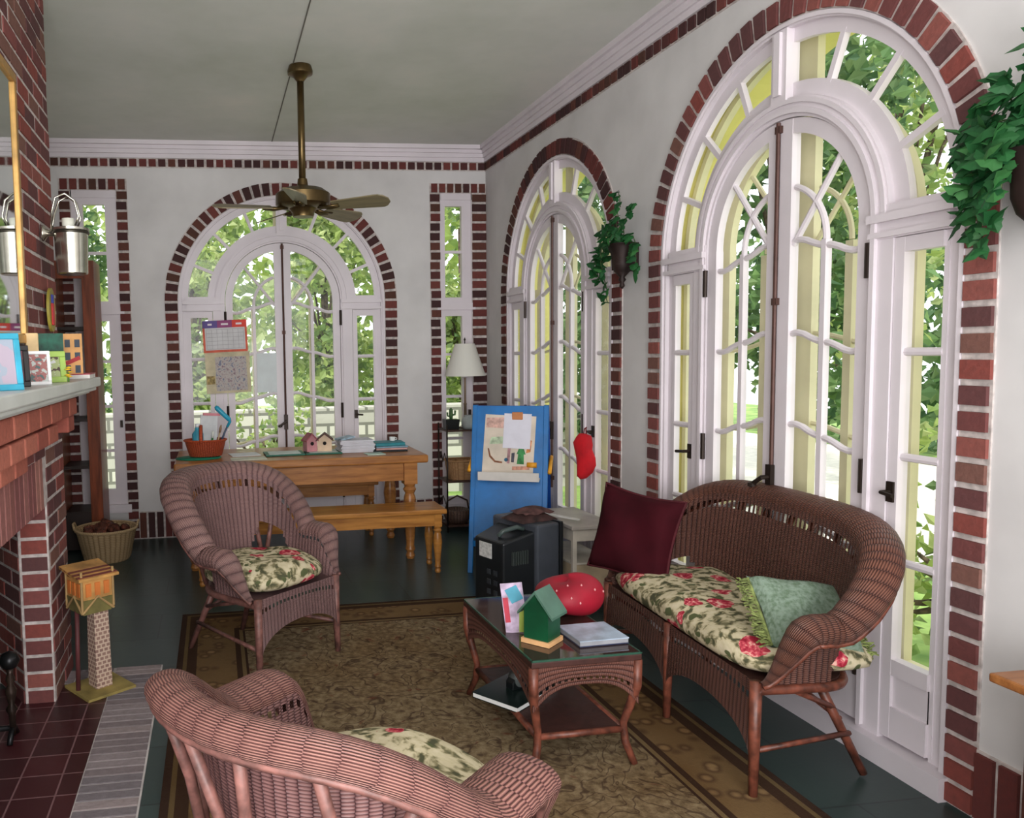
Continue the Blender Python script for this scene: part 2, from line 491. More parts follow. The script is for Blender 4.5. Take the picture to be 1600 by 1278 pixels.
def side(sg):
    m = M()
    def bx(a, b, d0, d1, z0, z1):
        x0, x1 = sorted((sg * a, sg * b)); m.box((x0, d0, z0), (x1, d1, z1))
    bx(.608, .648, .006, .048, .1, 1.938); bx(.795, .815, .018, .048, .1, 1.938); bx(.63, .80, .007, .047, 1.885, 1.938)
    bx(.63, .80, .007, .047, .1, .22); bx(.63, .80, .007, .047, .34, .40); bx(.63, .80, .018, .04, .2, .35)
    for z in (1.53, 1.15, .765): m.tube([(sg * .64, .028, z), (sg * .8, .028, z)], .015, 8)
    return m
def outer_screen():
    m = M()
    d0, d1 = .125, .16
    m.box((-.06, d0, .08), (.06, d1, ZS + .86))
    for sg in (-1, 1):
        def bx(a, b, z0, z1, e0=d0, e1=d1):
            x0, x1 = sorted((sg * a, sg * b)); m.box((x0, e0, z0), (x1, e1, z1))
        bx(.50, .58, .08, ZS); bx(.86, .893, .08, ZS); bx(.05, .893, .081, .36, .1275, .1575); bx(.51, .893, 1.95, 2.03, .1265, .1585); bx(.235, .275, .3, 1.98, .1285, .1565)
        for z in HZ[1:]: m.tube([(sg * lerp(.045, .5, t / 8), .142, lerp(z + .075, z, sm(t / 8))) for t in range(9)], .011, 6)
        n = 10
        m.tube([(sg * .253 * cos(t * .4 * PI / n), .142, 1.985 + .253 * sin(t * .4 * PI / n)) for t in range(n + 1)], .011, 6)
        m.tube([(sg * .05, .142, 1.985), (sg * .36, .142, 2.36)], .011, 6)
    m.arc(.501, .579, 0, PI, .1255, .1595, 36, ZS); m.arc(.861, .892, 0, PI, .1255, .1595, 36, ZS)
    return m
def reveal():
    m = M(); r = .90
    pts = [(-r, 0)] + [(r * cos(PI - PI * i / 32), ZS + r * sin(PI - PI * i / 32)) for i in range(33)] + [(r, 0)]
    for a, b in zip(pts, pts[1:]):
        m.quad((a[0], .056, a[1]), (b[0], .056, b[1]), (b[0], .40, b[1]), (a[0], .40, a[1]))
    m.box((-.95, .1, -.1), (.95, .45, .06))
    return m
def hardware(root_parts):
    pass
DN = [0]
def make_door():
    root = empty('door_1'); tag(root, kind='structure')
    casing().build('door_frame', TRIM, root)
    reveal().build('outer_reveal', CREAM, root)
    outer_screen().build('outer_screen', CREAM2, root)
    for sg in (-1, 1):
        lf = leaf(sg).build('door_leaf', TRIM, root); leaf_pane(sg).build('pane', GLASS, lf)
        for z in (1.87, 1.06, .35):
            M().tube([(sg * .5, -.006, z - .065), (sg * .5, -.006, z + .065)], .011, 8).build('hinge', IRON, lf)
        sd = side(sg).build('side_door', TRIM, root)
        x0, x1 = sorted((sg * .64, sg * .8)); M().quad((x0, .03, .39), (x1, .03, .39), (x1, .03, 1.9), (x0, .03, 1.9)).build('pane', GLASS, sd)
        h = M(); h.obox((sg * .625, .004, 1.02), (.03, .012, .075)); h.tube([(sg * .625, .0, 1.02), (sg * .625, -.035, 1.02), (sg * .68, -.04, 1.015)], .008, 8)
        h.build('lever_handle', IRON, sd)
    r = M().tube([(0, -.004, .55), (0, -.004, ZS + .49)], .009, 8)
    for z in (.62, 1.75, ZS + .46): r.obox((0, 0, z), (.03, .02, .03))
    r.build('locking_rod', flat('rod_bronze', (88, 62, 56), .45, .4), root)
    h = M(); h.obox((0, -.01, .97), (.034, .02, .13)); h.tube([(0, -.02, .98), (.0, -.05, .98), (-.05, -.055, .945)], .01, 8); h.lathe([(.0, -.015), (.018, -.008), (.018, .008), (0, .015)], (-.055, -.055, .94), 10)
    h.build('rod_handle', IRON, root)
    pts = arch_pts(.83, 0, PI, 32, ZS) + arch_pts(.63, PI, 0, 32, ZS)
    mp = M(); P0 = [(p_[0], .042, p_[2]) for p_ in arch_pts(.83, 0, PI, 32, ZS)]; P1 = [(p_[0], .042, p_[2]) for p_ in arch_pts(.63, 0, PI, 32, ZS)]
    for i in range(32): mp.poly([P0[i], P0[i + 1], P1[i + 1], P1[i]])
    mp.build('fanlight_pane', GLASS, root)
    return root
d1 = make_door()
for i, (loc, rz, mb) in enumerate(DOORS):
    d = d1 if i == 0 else copy_tree(d1)
    d.name = 'door_%d' % (i + 1); d.location = loc; d.rotation_euler.z = rz

# side windows
def make_window(idx, a, b, z0, g0, g1, zlow):
    root = empty('window_%d' % idx); tag(root, kind='structure')
    m = M(); zt = 2.97
    for x0, x1 in ((a, a + .035), (b - .035, b)): m.box((x0, 0, z0), (x1, .1, zt))
    m.box((a, 0, 2.89), (b, .1, zt)); m.box((a, -.01, 1.925), (b, .1, 1.985)); m.box((a, -.03, z0), (b, .1, z0 + .07))
    m.build('window_frame', TRIM, root)
    for zl, zh, bars in ((1.985, 2.89, (2.437,)), (z0 + .07, 1.925, (1.53, 1.15, .77))):
        s = M()
        lo = zl + .05 if zl > 1 else zlow
        s.box((a + .035, .012, zl), (g0, .06, zh)); s.box((g1, .012, zl), (b - .035, .06, zh))
        s.box((g0, .012, zh - .055), (g1, .06, zh)); s.box((g0, .012, zl), (g1, .06, lo))
        for z in bars: s.box((g0, .025, z - .012), (g1, .055, z + .012))
        so = s.build('sash', TRIM, root)
        M().quad((g0, .045, lo), (g1, .045, lo), (g1, .045, zh), (g0, .045, zh)).build('pane', GLASS, so)
    r = M()
    for x in (a - .01, b + .01):
        r.quad((x, .08, z0), (x, .4, z0), (x, .4, zt), (x, .08, zt))
    r.quad((a, .08, zt), (b, .08, zt), (b, .4, zt), (a, .4, zt)); r.quad((a, .08, z0), (b, .08, z0), (b, .4, z0), (a, .4, z0))
    r.build('outer_reveal', CREAM2, root)
    M().obox((b - .06, .0, 1.0), (.02, .03, .06)).build('window_catch', IRON, root)
make_window(1, W1[0], W1[1], .24, -3.476, -3.296, .44)
make_window(2, W2[0], W2[1], .10, -.372, -.219, .24)

# ------------------------------------------------------------------ fireplace
FP = tag(empty('fireplace'), 'red brick fireplace and chimney breast with white mantel shelf', 'fireplace')
XF = -3.19
def brickface(m, o, ud, width, z0, z1, nd, L=.205, H=.077, g=.016, dep=.003, phase=0, cut=None, stack=False):
    """running-bond bricks standing proud of a plane; o origin (x,y), ud unit dir, nd outward normal"""
    nr = round((z1 - z0) / H); H = (z1 - z0) / nr
    for r in range(nr):
        zz0, zz1 = z0 + r * H + g / 2, z0 + (r + 1) * H - g / 2
        u = -L / 2 if (r + phase) % 2 and not stack else 0
        while u < width - .005:
            a, b = max(0, u) + g / 2, min(width, u + L) - g / 2
            u += L
            if b - a < .02: continue
            if cut and cut((a + b) / 2, (zz0 + zz1) / 2): continue
            j = random.uniform(-.002, .003)
            P = []
            for z in (zz0, zz1):
                for t, d in ((a, dep + j), (b, dep + j), (b, -.02), (a, -.02)):
                    P.append((o[0] + ud[0] * t + nd[0] * d, o[1] + ud[1] * t + nd[1] * d, z))
            m.hexa(P)
YF = -2.86     # far edge
m = M()
brickface(m, (XF, YF), (0, -1), 2.75, 1.40, HC, (1, 0))
brickface(m, (XF, YF), (0, -1), .43, .0, 1.40, (1, 0))
brickface(m, (XF, -3.29), (0, -1), 2.3, 1.13, 1.40, (1, 0))
brickface(m, (XF, -4.75), (0, -1), .86, .0, 1.13, (1, 0))
brickface(m, (XF - .0, -3.29), (-1, 0), .126, .0, .92, (0, -1), L=.126, stack=True)
brickface(m, (-3.320, -3.29), (-.53, .85), .36, .0, .92, (-.85, -.53))
m.build('brickwork', BRICK_R, FP)
m = M()
m.prism([(XF, YF - .004, 0), (XF, -3.289, 0), (-3.320, -3.289, 0), (-3.50, -3.0, 0), (XL, -2.95, 0), (XL, YF - .004, 0)], (0, 0, HC)); m.box((XL, -5.6, 1.13), (XF, YF - .43, HC)); m.box((XL, -5.6, 0), (XF, -4.75, 1.13))
m.box((XL, -4.75, .915), (XF - .0, -3.29, 1.13))
m.build('mortar_core', MORTAR, FP)
m = M(); y = -3.36
while y > -4.8:
    m.box((XF - .02, y - .056, .915), (XF + .004, y, 1.135)); y -= .072
m.build('lintel', brickmat('soldier_brick', [(168, 112, 106), (152, 98, 92), (176, 122, 112), (146, 92, 90)]), FP)
M().box((XL + .02, -4.75, 0), (XL + .03, -3.0, 1.0)).build('firebox_back', flat('soot_black', (22, 19, 18), .9), FP)
m = M()
def course(y0, y1, z0, z1, x):
    y = y0
    while y - .2 > y1:
        m.box((XF - .02, y - .19, z0), (x, y, z1 - .012)); y -= .205
course(-3.80, -5.4, 1.138, 1.215, XF + .045); course(-3.42, -5.4, 1.215, 1.30, XF + .09); course(-2.99, -5.4, 1.30, 1.392, XF + .10)
m.box((XF - .02, -3.14, 1.222), (XF + .085, -2.99, 1.298))
m.build('corbel', BRICK_O, FP, bevel=.008)
m = M()
m.box((XL, -5.6, 1.425), (-3.0, -2.80, 1.47)); m.box((XL, -5.6, 1.405), (-3.02, -2.82, 1.425)); m.box((XL, -5.6, 1.392), (-3.05, -2.84, 1.405))
m.build('mantel_shelf', flat('mantel_white', (206, 208, 204), .35, var=.04, scale=4), FP, bevel=.006)
# hearth
k = N('oxblood_hearth_tile'); bt = k.n('ShaderNodeTexBrick'); bt.offset = 0
bt.inputs['Scale'].default_value = 1; bt.inputs['Brick Width'].default_value = .152; bt.inputs['Row Height'].default_value = .152; bt.inputs['Mortar Size'].default_value = .0035
bt.inputs['Color1'].default_value = lin((70, 30, 34)); bt.inputs['Color2'].default_value = lin((52, 24, 28)); bt.inputs['Mortar'].default_value = lin((122, 90, 92))
k.l(k.coord(), bt.inputs['Vector']); k.color(bt.outputs['Color']); k.rough(.35)
h = tag(empty('hearth'), 'oxblood tile hearth edged with a grey brick border in front of the fireplace', 'hearth')
M().box((-3.6, -5.6, 0), (-2.965, -3.1, .012)).build('tile_field', k.m, h)
m = M(); q = M()
q.box((-2.965, -5.6, 0), (-2.735, -2.93, .009)); q.box((XF - .02, -3.1, 0), (-2.965, -2.93, .009))
y = -2.935
while y > -5.6:
    m.box((-2.96, y - .045, 0), (-2.742, y, .013)); y -= .056
x = -2.975
while x > XF - .02:
    m.box((x - .05, -3.09, 0), (x, -2.935, .013)); x -= .058
m.build('brick_border', brickmat('grey_hearth_brick', [(158, 146, 148), (142, 130, 132), (166, 152, 152), (134, 126, 130)]), h); q.build('border_mortar', flat('pale_mortar', (196, 188, 186), .9), h)
# andiron and log
a = thing('andiron', 'black iron andiron with ball top standing at the firebox mouth', 'andiron', (-3.295, -3.63, 0))
m = M(); m.lathe([(.012, .03), (.014, .12), (.024, .14), (.012, .16), (.02, .2), (.024, .22), (.012, .245), (.02, .265), (.012, .29), (.016, .31)], n=14)
m.build('post', flat('worn_iron', (60, 48, 42), .4, .6, var=.25), a, True)
M().lathe([(.001, -.04), (.03, -.027), (.042, 0), (.03, .027), (.001, .04)], (0, 0, .345), 18).build('ball', flat('black_iron', (40, 40, 42), .35, .7), a, True)
m = M(); m.tube([(-.0, -.06, .015), (0, -.03, .05), (0, 0, .06), (0, .03, .05), (0, .06, .015)], .012, 8); m.tube([(0, 0, .06), (-.25, 0, .06)], .012, 8); m.tube([(-.25, 0, .06), (-.25, 0, .012)], .012, 8)
m.build('foot', flat('black_iron', (40, 40, 42), .35, .7), a, True)
k = wood('birch_log', (206, 188, 160), (150, 128, 104), .8, (20, 20, 20))
lg = M().tube([(-3.46, -4.25, .135), (-3.43, -3.64, .133)], .06, 14).build('log', k, None, True); tag(lg, 'pale firewood log lying across the andiron in the firebox', 'log')

# ------------------------------------------------------------------ mirror, sconce, mantel things
mi = thing('wall_mirror', 'gold framed mirror hanging on the brick chimney above the mantel', 'mirror', (XF + .006, -3.60, 1.63))
fm = M()
for lo, hi in (((0, -1.6, 0), (.02, 0, .035)), ((0, -1.6, 1.015), (.02, 0, 1.05)), ((0, -.035, .035), (.02, 0, 1.015)), ((0, -1.6, .035), (.02, -1.565, 1.015))): fm.box(lo, hi)
fm.build('mirror_frame', flat('gilt', (186, 144, 84), .4, .45, var=.15), mi, bevel=.005)
M().box((.003, -1.57, .03), (.008, -.03, 1.02)).build('mirror_glass', flat('silvered_glass', (225, 230, 228), .03, 1.0, var=0), mi)
sc = thing('wall_sconce', 'silver bucket-shaped wall sconce on a curled arm beside the mirror', 'sconce', (XF + .012, -3.17, 2.13))
SIL = flat('brushed_silver', (196, 192, 180), .22, .95, var=.06)
M().at(ry=PI / 2).lathe([(.035, 0), (.035, .01), (.014, .022), (.014, .05)], n=18).build('wall_plate', SIL, sc, True)
m = M()
for dy in (-.03, .03):
    m.tube([(.04, 0, 0), (.05, dy, .09), (.07, dy * 1.5, .15), (.11, dy * 1.2, .17), (.15, dy, .14), (.165, dy, .07), (.15, dy, .03)], .005, 8)
m.build('curled_arm', SIL, sc, True)
BK = (.125, 0, -.185)
M().lathe([(.062, 0), (.068, .005), (.075, .19), (.082, .195), (.082, .205), (.073, .205), (.066, .02), (.001, .015)], BK, 28).build('bucket', SIL, sc, True, angle=.6)
M().tube([(BK[0] + .078 * cos(2 * PI * i / 24), .078 * sin(2 * PI * i / 24), .0) for i in range(24)], .005, 6, True).build('bucket_band', flat('dark_pewter', (84, 78, 70), .3, .8), sc, True)
m = M(); m.lathe([(.028, .0), (.028, .07), (.001, .075)], (BK[0] - .01, 0, BK[2] + .18), 12); m.build('candle', flat('wax', (226, 226, 214), .5, var=0), sc, True)

def pic_mat(name, cols, scale=14):
    k = N(name); v = k.noise(k.coord('Object', (1, 1, 1)), scale, 3)
    k.color(k.ramp(v, [(.3 + .4 * i / (len(cols) - 1), c) for i, c in enumerate(cols)], 'CONSTANT')); k.rough(.5); return k.m
def photo_frame(name, label, y, x, w, h, fcol, pmat, bw=.02, rz=0.0, lean=.25, cat='picture frame'):
    r = thing(name, label, cat, (x, y, 1.471), rz)
    # local: width along Y', facing +X; leaning back toward the chimney
    T = Matrix.Rotation(-lean, 4, 'Y')
    f = M(); f.T = T
    for lo, hi in (((-.012, -w / 2, 0), (.0, w / 2, bw)), ((-.012, -w / 2, h - bw), (0, w / 2, h)), ((-.012, -w / 2, bw), (0, -w / 2 + bw, h - bw)), ((-.012, w / 2 - bw, bw), (0, w / 2, h - bw))): f.box(lo, hi)
    f.build('frame', fcol, r, bevel=.003)
    p = M(); p.T = T; p.box((-.010, -w / 2 + bw, bw), (-.004, w / 2 - bw, h - bw)); p.build('photo', pmat, r)
    q = M(); q.obox((-.05 - .25 * h * lean, 0, h * .33), (.006, .04, h * .7), ry=.25); q.build('easel_back', flat('cardboard_black', (34, 30, 30), .8), r)
    return r
RZF = -1.2     # frames turned towards the room's near end
def framed(label, x, y, w, h, fc, pm, bw, rz, lean=.2):
    return photo_frame('framed_photo', label, y, x, w, h, fc, pm, bw, rz, lean)
framed('large aqua-edged frame with a pale print on the mantel', -3.125, -4.36, .22, .185, flat('aqua_paint', (52, 160, 190), .4), pic_mat('pale_print', [(150, 160, 176), (170, 156, 172), (140, 150, 160)], 8), .02, -1.05)
framed('dark frame standing between the aqua frame and white frame', -3.125, -4.03, .11, .15, flat('black_frame_paint', (30, 24, 26), .4), pic_mat('dusky_print', [(92, 44, 56), (60, 40, 46), (120, 80, 84)], 12), .02, RZF)
framed('small white picture frame with a group photo on the mantel', -3.085, -3.85, .105, .13, flat('white_frame_paint', (236, 234, 236), .4), pic_mat('group_photo', [(70, 92, 92), (150, 92, 90), (176, 182, 178), (90, 80, 100)], 40), .013, RZF)
framed('green picture frame with a child photo beside the white frame', -3.075, -3.58, .10, .13, flat('lime_paint', (160, 190, 92), .45), pic_mat('child_photo', [(66, 44, 36), (150, 160, 110), (190, 190, 190), (60, 50, 40)], 26), .024, RZF)
fl_o = thing('paper_flower', 'yellow paper flower at the foot of the green picture frame', 'flower', (-3.03, -3.55, 1.471))
for i in range(5):
    a_ = 2 * PI * i / 5; M().lathe([(.001, -.004), (.016, 0), (.001, .004)], (.0 + .006, .02 * cos(a_), .04 + .02 * sin(a_)), 10).build('petal', flat('petal_yellow', (236, 190, 40), .6, var=0), fl_o, True)
M().tube([(.004, 0, 0), (.004, 0, .04)], .004, 6).build('stem', flat('stem_green', (90, 140, 50), .6, var=0), fl_o, True)
c = thing('greeting_card', 'tan patterned card with dark dots standing at the mantel end', 'card', (-3.085, -3.08, 1.471), -1.25)
M().obox((0, 0, .105), (.006, .09, .21)).build('card_sheet', flat('tan_card', (226, 168, 104), .6), c)
for i in range(2):
    for j in range(3): M().obox((.0035, -.022 + .044 * i, .045 + j * .06), (.002, .024, .036)).build('printed_dot', flat('card_dot', (64, 74, 88), .6), c)
M().obox((.0045, .0, .085), (.003, .07, .018), rx=.4).build('red_scroll', flat('card_red', (178, 44, 50), .6), c)
c = thing('picture_book', 'dark green picture book standing behind the green frame', 'book', (-3.14, -3.36, 1.471), -1.15)
M().obox((0, 0, .105), (.016, .13, .20)).build('cover', flat('bottle_green_cover', (18, 84, 66), .4, var=.3, scale=20), c)
M().obox((-.0, 0, .104), (.010, .132, .196)).build('pages', flat('paper_cream', (226, 220, 200), .8), c)
c = thing('toy_block', 'cream wooden block behind the white picture frame', 'block', (-3.15, -3.62, 1.471), -1.2)
M().obox((0, 0, .1), (.03, .05, .2)).build('block_body', flat('cream_block', (232, 200, 150), .6), c, bevel=.006)
bk = thing('paperback', 'white paperback with a crimson cover lying flat on the mantel corner', 'book', (-3.06, -2.95, 1.471), .05)
M().box((-.08, -.15, .0), (.045, .11, .018)).build('pages', flat('white_pages', (232, 228, 224), .8), bk); M().box((-.082, -.152, .018), (.047, .112, .023)).build('cover', flat('crimson_cover', (170, 40, 60), .4), bk)
sg_ = thing('wall_plaque', 'small yellow oval plaque with red and blue figure on the brick', 'plaque', (XF + .02, -3.12, 1.70))
pm = M(); pm.prism([(0, .075 * cos(2 * PI * i / 24), .09 + .1 * sin(2 * PI * i / 24)) for i in range(24)], (.012, 0, 0)); pm.build('plaque_body', flat('ochre_paint', (160, 146, 60), .5), sg_)
M().box((.012, -.03, .02), (.018, .02, .12)).build('red_figure', flat('toy_red', (200, 40, 52), .5), sg_, bevel=.008); M().box((.012, -.025, .12), (.018, .015, .16)).build('blue_figure', flat('toy_blue', (50, 60, 170), .5), sg_, bevel=.006)

# ------------------------------------------------------------------ bookcase, basket, tower
bc = thing('bookcase', 'tall open mahogany bookcase standing before the narrow window by the fireplace', 'bookcase', (-3.52, -.04, 0))
for x0, x1 in ((-.165, -.13), (.075, .17)): M().box((x0, -.36, 0), (x1, 0, 2.33)).build('side_panel', MAHOG, bc, bevel=.003)
M().box((-.13, -.355, 2.19), (.075, -.33, 2.33)).build('top_rail', MAHOG, bc)
DM = flat('dark_shelf_wood', (38, 24, 20), .5)
for z in (1.80, 1.07, .69): M().box((-.13, -.35, z - .012), (.075, -.0, z + .012)).build('shelf', DM, bc)
M().box((-.13, -.34, .02), (.075, -.0, .33)).build('base_panel', DM, bc)
BASK = wicker('pale_willow', (92, 70, 46), (176, 146, 106), (214, 184, 142), P=.045, p=.014, rough=.7)
bs = thing('log_basket', 'round pale willow basket of pine cones on the slate floor', 'basket', (-3.30, -.64, 0))
M().lathe([(.165, 0), (.18, .02), (.225, .22), (.235, .24), (.228, .25), (.215, .235), (.165, .03), (.001, .02)], n=36).build('basket_body', BASK, bs, True, angle=.8)
M().tube([(.232 * cos(2 * PI * i / 36), .232 * sin(2 * PI * i / 36), .245) for i in range(36)], .012, 8, True).build('basket_rim', BASK, bs, True)
for sx in (-1, 1):
    M().tube([(sx * .232, -.05, .245), (sx * .245, -.03, .29), (sx * .245, .03, .29), (sx * .232, .05, .245)], .009, 8).build('handle', BASK, bs, True)
cone = thing('pine_cone', 'brown pine cone heaped in the willow basket', 'pine cone', (-3.30, -.64, .23), 0, 'pine cones in the willow basket')
m = M(); n = 10
prof = [(.004, -.05)]
for i in range(8):
    t = i / 7; r = .036 * sin(PI * (.12 + .8 * t)); z = -.045 + .09 * t
    prof += [(r * .7, z), (r * 1.15, z + .006)]
prof.append((.003, .05))
m.lathe(prof, n=12); m.build('cone_scales', flat('pine_cone_brown', (96, 52, 38), .7, var=.35, scale=40), cone, True)
M().tube([(0, 0, -.048), (.004, 0, -.062)], .004, 6).build('stem', flat('twig', (84, 60, 44), .8), cone)
rr = random.Random(3)
for i in range(17):
    o = cone if i == 0 else copy_tree(cone)
    a = rr.uniform(0, 2 * PI); r = .15 * math.sqrt(rr.random())
    o.location = (-3.30 + r * cos(a), -.64 + r * sin(a), .222 + .045 * (1 - r / .16) + rr.uniform(0, .015)); o.rotation_euler = (rr.uniform(0, 3), rr.uniform(0, 3), rr.uniform(0, 6))
# a flat layer inside to carry the cones
# model tower
tw = thing('model_tower', 'homemade cardboard lookout tower with twig roof on the hearth border', 'model tower', (-3.01, -3.17, .013), .62)
M().box((-.12, -.12, 0), (.12, .12, .012)).build('base_board', flat('olive_plywood', (150, 132, 74), .7, var=.15), tw)
k = N('gridded_card'); bt = k.n('ShaderNodeTexBrick'); bt.offset = .5; bt.inputs['Scale'].default_value = 1
for nm_, v_ in (('Brick Width', .024), ('Row Height', .02), ('Mortar Size', .0035)): bt.inputs[nm_].default_value = v_
bt.inputs['Color1'].default_value = lin((150, 118, 106)); bt.inputs['Color2'].default_value = lin((132, 100, 92)); bt.inputs['Mortar'].default_value = lin((196, 172, 152))
cx_ = k.n('ShaderNodeSeparateXYZ'); k.l(k.coord(), cx_.inputs[0]); cb = k.n('ShaderNodeCombineXYZ'); k.l(k.math('ADD', cx_.outputs[0], cx_.outputs[1]), cb.inputs[0]); k.l(cx_.outputs[2], cb.inputs[1])
k.l(cb.outputs[0], bt.inputs['Vector']); k.color(bt.outputs['Color']); k.rough(.8)
M().hexa([(-.035, -.035, .012), (.045, -.035, .012), (.045, .045, .012), (-.035, .045, .012), (-.03, -.03, .42), (.04, -.03, .42), (.04, .04, .42), (-.03, .04, .42)]).build('shaft', k.m, tw)
TAN = flat('kraft_card', (186, 138, 78), .75, var=.15)
M().hexa([(-.07, -.07, .38), (.07, -.07, .38), (.07, .07, .38), (-.07, .07, .38), (-.08, -.08, .45), (.08, -.08, .45), (.08, .08, .45), (-.08, .08, .45)]).build('cabin_floor', flat('mossy_card', (112, 104, 60), .8, var=.2), tw)
M().box((-.076, -.076, .45), (.076, .076, .54)).build('cabin', TAN, tw)
for x in (-.045, .0, .045):
    for lo, hi in (((x - .013, -.081, .465), (x + .013, -.075, .525)), ((-.081, x - .013, .465), (-.075, x + .013, .525)), ((.075, x - .013, .465), (.081, x + .013, .525))): M().box(lo, hi).build('window_opening', flat('orange_window', (206, 118, 56), .6), tw)
m = M()
for x in (-.078, .078):
    for y in (-.078, .078): m.tube([(x, y, .40), (x, y, .585)], .006, 6)
for s_ in (-1, 1): m.tube([(-.078, s_ * .0786, .39), (.0, s_ * .0786, .46), (.078, s_ * .0786, .39)], .006, 6); m.tube([(s_ * .0786, -.078, .39), (s_ * .0786, .0, .46), (s_ * .0786, .078, .39)], .006, 6)
m.build('twig_post', flat('twig_tan', (170, 138, 92), .8), tw)
m = M(); m.hexa([(-.1, -.1, .545), (.1, -.1, .545), (.1, .1, .575), (-.1, .1, .575), (-.1, -.1, .557), (.1, -.1, .557), (.1, .1, .587), (-.1, .1, .587)]); m.build('roof_board', TAN, tw)
for i in range(5):
    t = -.078 + .039 * i
    M().obox((0, t, .568 + .13 * t), (.2, .02, .008), rx=.15).build('roof_slat', flat('red_stained_slat', (112, 52, 46), .7), tw)
for ch in tw.children:
    if ch.name.split('.')[0] in ('cabin', 'cabin_floor', 'twig_post', 'roof_board'): ch.location = (-.024, .017, 0)
M().tube([(-.10, .02, .012), (-.085, .03, .40)], .011, 8).build('prop_stick', flat('maroon_stick', (92, 46, 48), .6), tw, True)

# ------------------------------------------------------------------ rug
k = N('oriental_rug')
sx = k.n('ShaderNodeSeparateXYZ'); k.l(k.coord(), sx.inputs[0])
ax, ay = k.math('ABSOLUTE', sx.outputs[0]), k.math('ABSOLUTE', sx.outputs[1])
HX, HY = 1.10, 1.72
dd = k.math('MINIMUM', k.math('SUBTRACT', HX, ax), k.math('SUBTRACT', HY, ay))
cb = k.n('ShaderNodeCombineXYZ'); k.l(ax, cb.inputs[0]); k.l(ay, cb.inputs[1])
nn = k.n('ShaderNodeTexNoise'); nn.inputs['Scale'].default_value = 3.2; nn.inputs['Detail'].default_value = 3; k.l(cb.outputs[0], nn.inputs['Vector'])
vm = k.n('ShaderNodeVectorMath', operation='MULTIPLY_ADD'); k.l(nn.outputs['Color'], vm.inputs[0]); vm.inputs[1].default_value = (.5, .5, 0); k.l(cb.outputs[0], vm.inputs[2])
f1 = k.math('ABSOLUTE', k.math('SINE', k.math('MULTIPLY', k.noise(vm.outputs[0], 3.2, 3), 40)))
f2 = k.noise(cb.outputs[0], 26, 4, .65)
field = k.ramp(f2, [(.3, (84, 68, 50)), (.5, (126, 108, 82)), (.7, (152, 134, 106))])
vine = k.ramp(f1, [(.12, (255, 255, 255)), (.38, (0, 0, 0))])
field = k.mix(k.math('MULTIPLY', vine, .75), field, (68, 52, 42))
fl_ = k.ramp(k.vor(vm.outputs[0], 9), [(.1, (200, 200, 200)), (.2, (0, 0, 0))])
field = k.mix(fl_, field, (112, 58, 44))
bord = k.ramp(k.vor(cb.outputs[0], 12), [(.15, (140, 112, 78)), (.3, (88, 66, 46)), (.5, (116, 92, 62))])
band_ = k.ramp(dd, [(0, (58, 42, 36)), (.028, (106, 88, 60)), (.05, (62, 44, 34)), (.099, (100, 78, 52)), (.30, (60, 42, 32)), (.325, (118, 98, 68)), (.345, (58, 40, 32))], 'CONSTANT')
isb = k.math('MULTIPLY', k.math('GREATER_THAN', dd, .10), k.math('LESS_THAN', dd, .30))
isf = k.math('GREATER_THAN', dd, .36)
c = k.mix(isb, band_, bord); c = k.mix(isf, c, field)
tint = k.ramp(k.noise(cb.outputs[0], 1.5, 3), [(.42, (0, 0, 0)), (.6, (190, 190, 190))]); c = k.mix(tint, c, (122, 100, 72), 'SOFT_LIGHT'); c = k.mix(k.math('MULTIPLY', k.noise(k.coord(), 60, 2), .3), c, (70, 56, 42))
k.color(c); k.rough(.95); k.b.inputs['Specular IOR Level'].default_value = .05
k.bump(k.noise(k.coord(), 160, 2), .35, .006)
rg = M().box((-HX, -HY, 0), (HX, HY, .010)).build('area_rug', k.m); rg.location = (-1.565, -3.88, .001)
tag(rg, 'olive brown oriental area rug with a dark striped border on the slate floor', 'rug')
RZ = .011

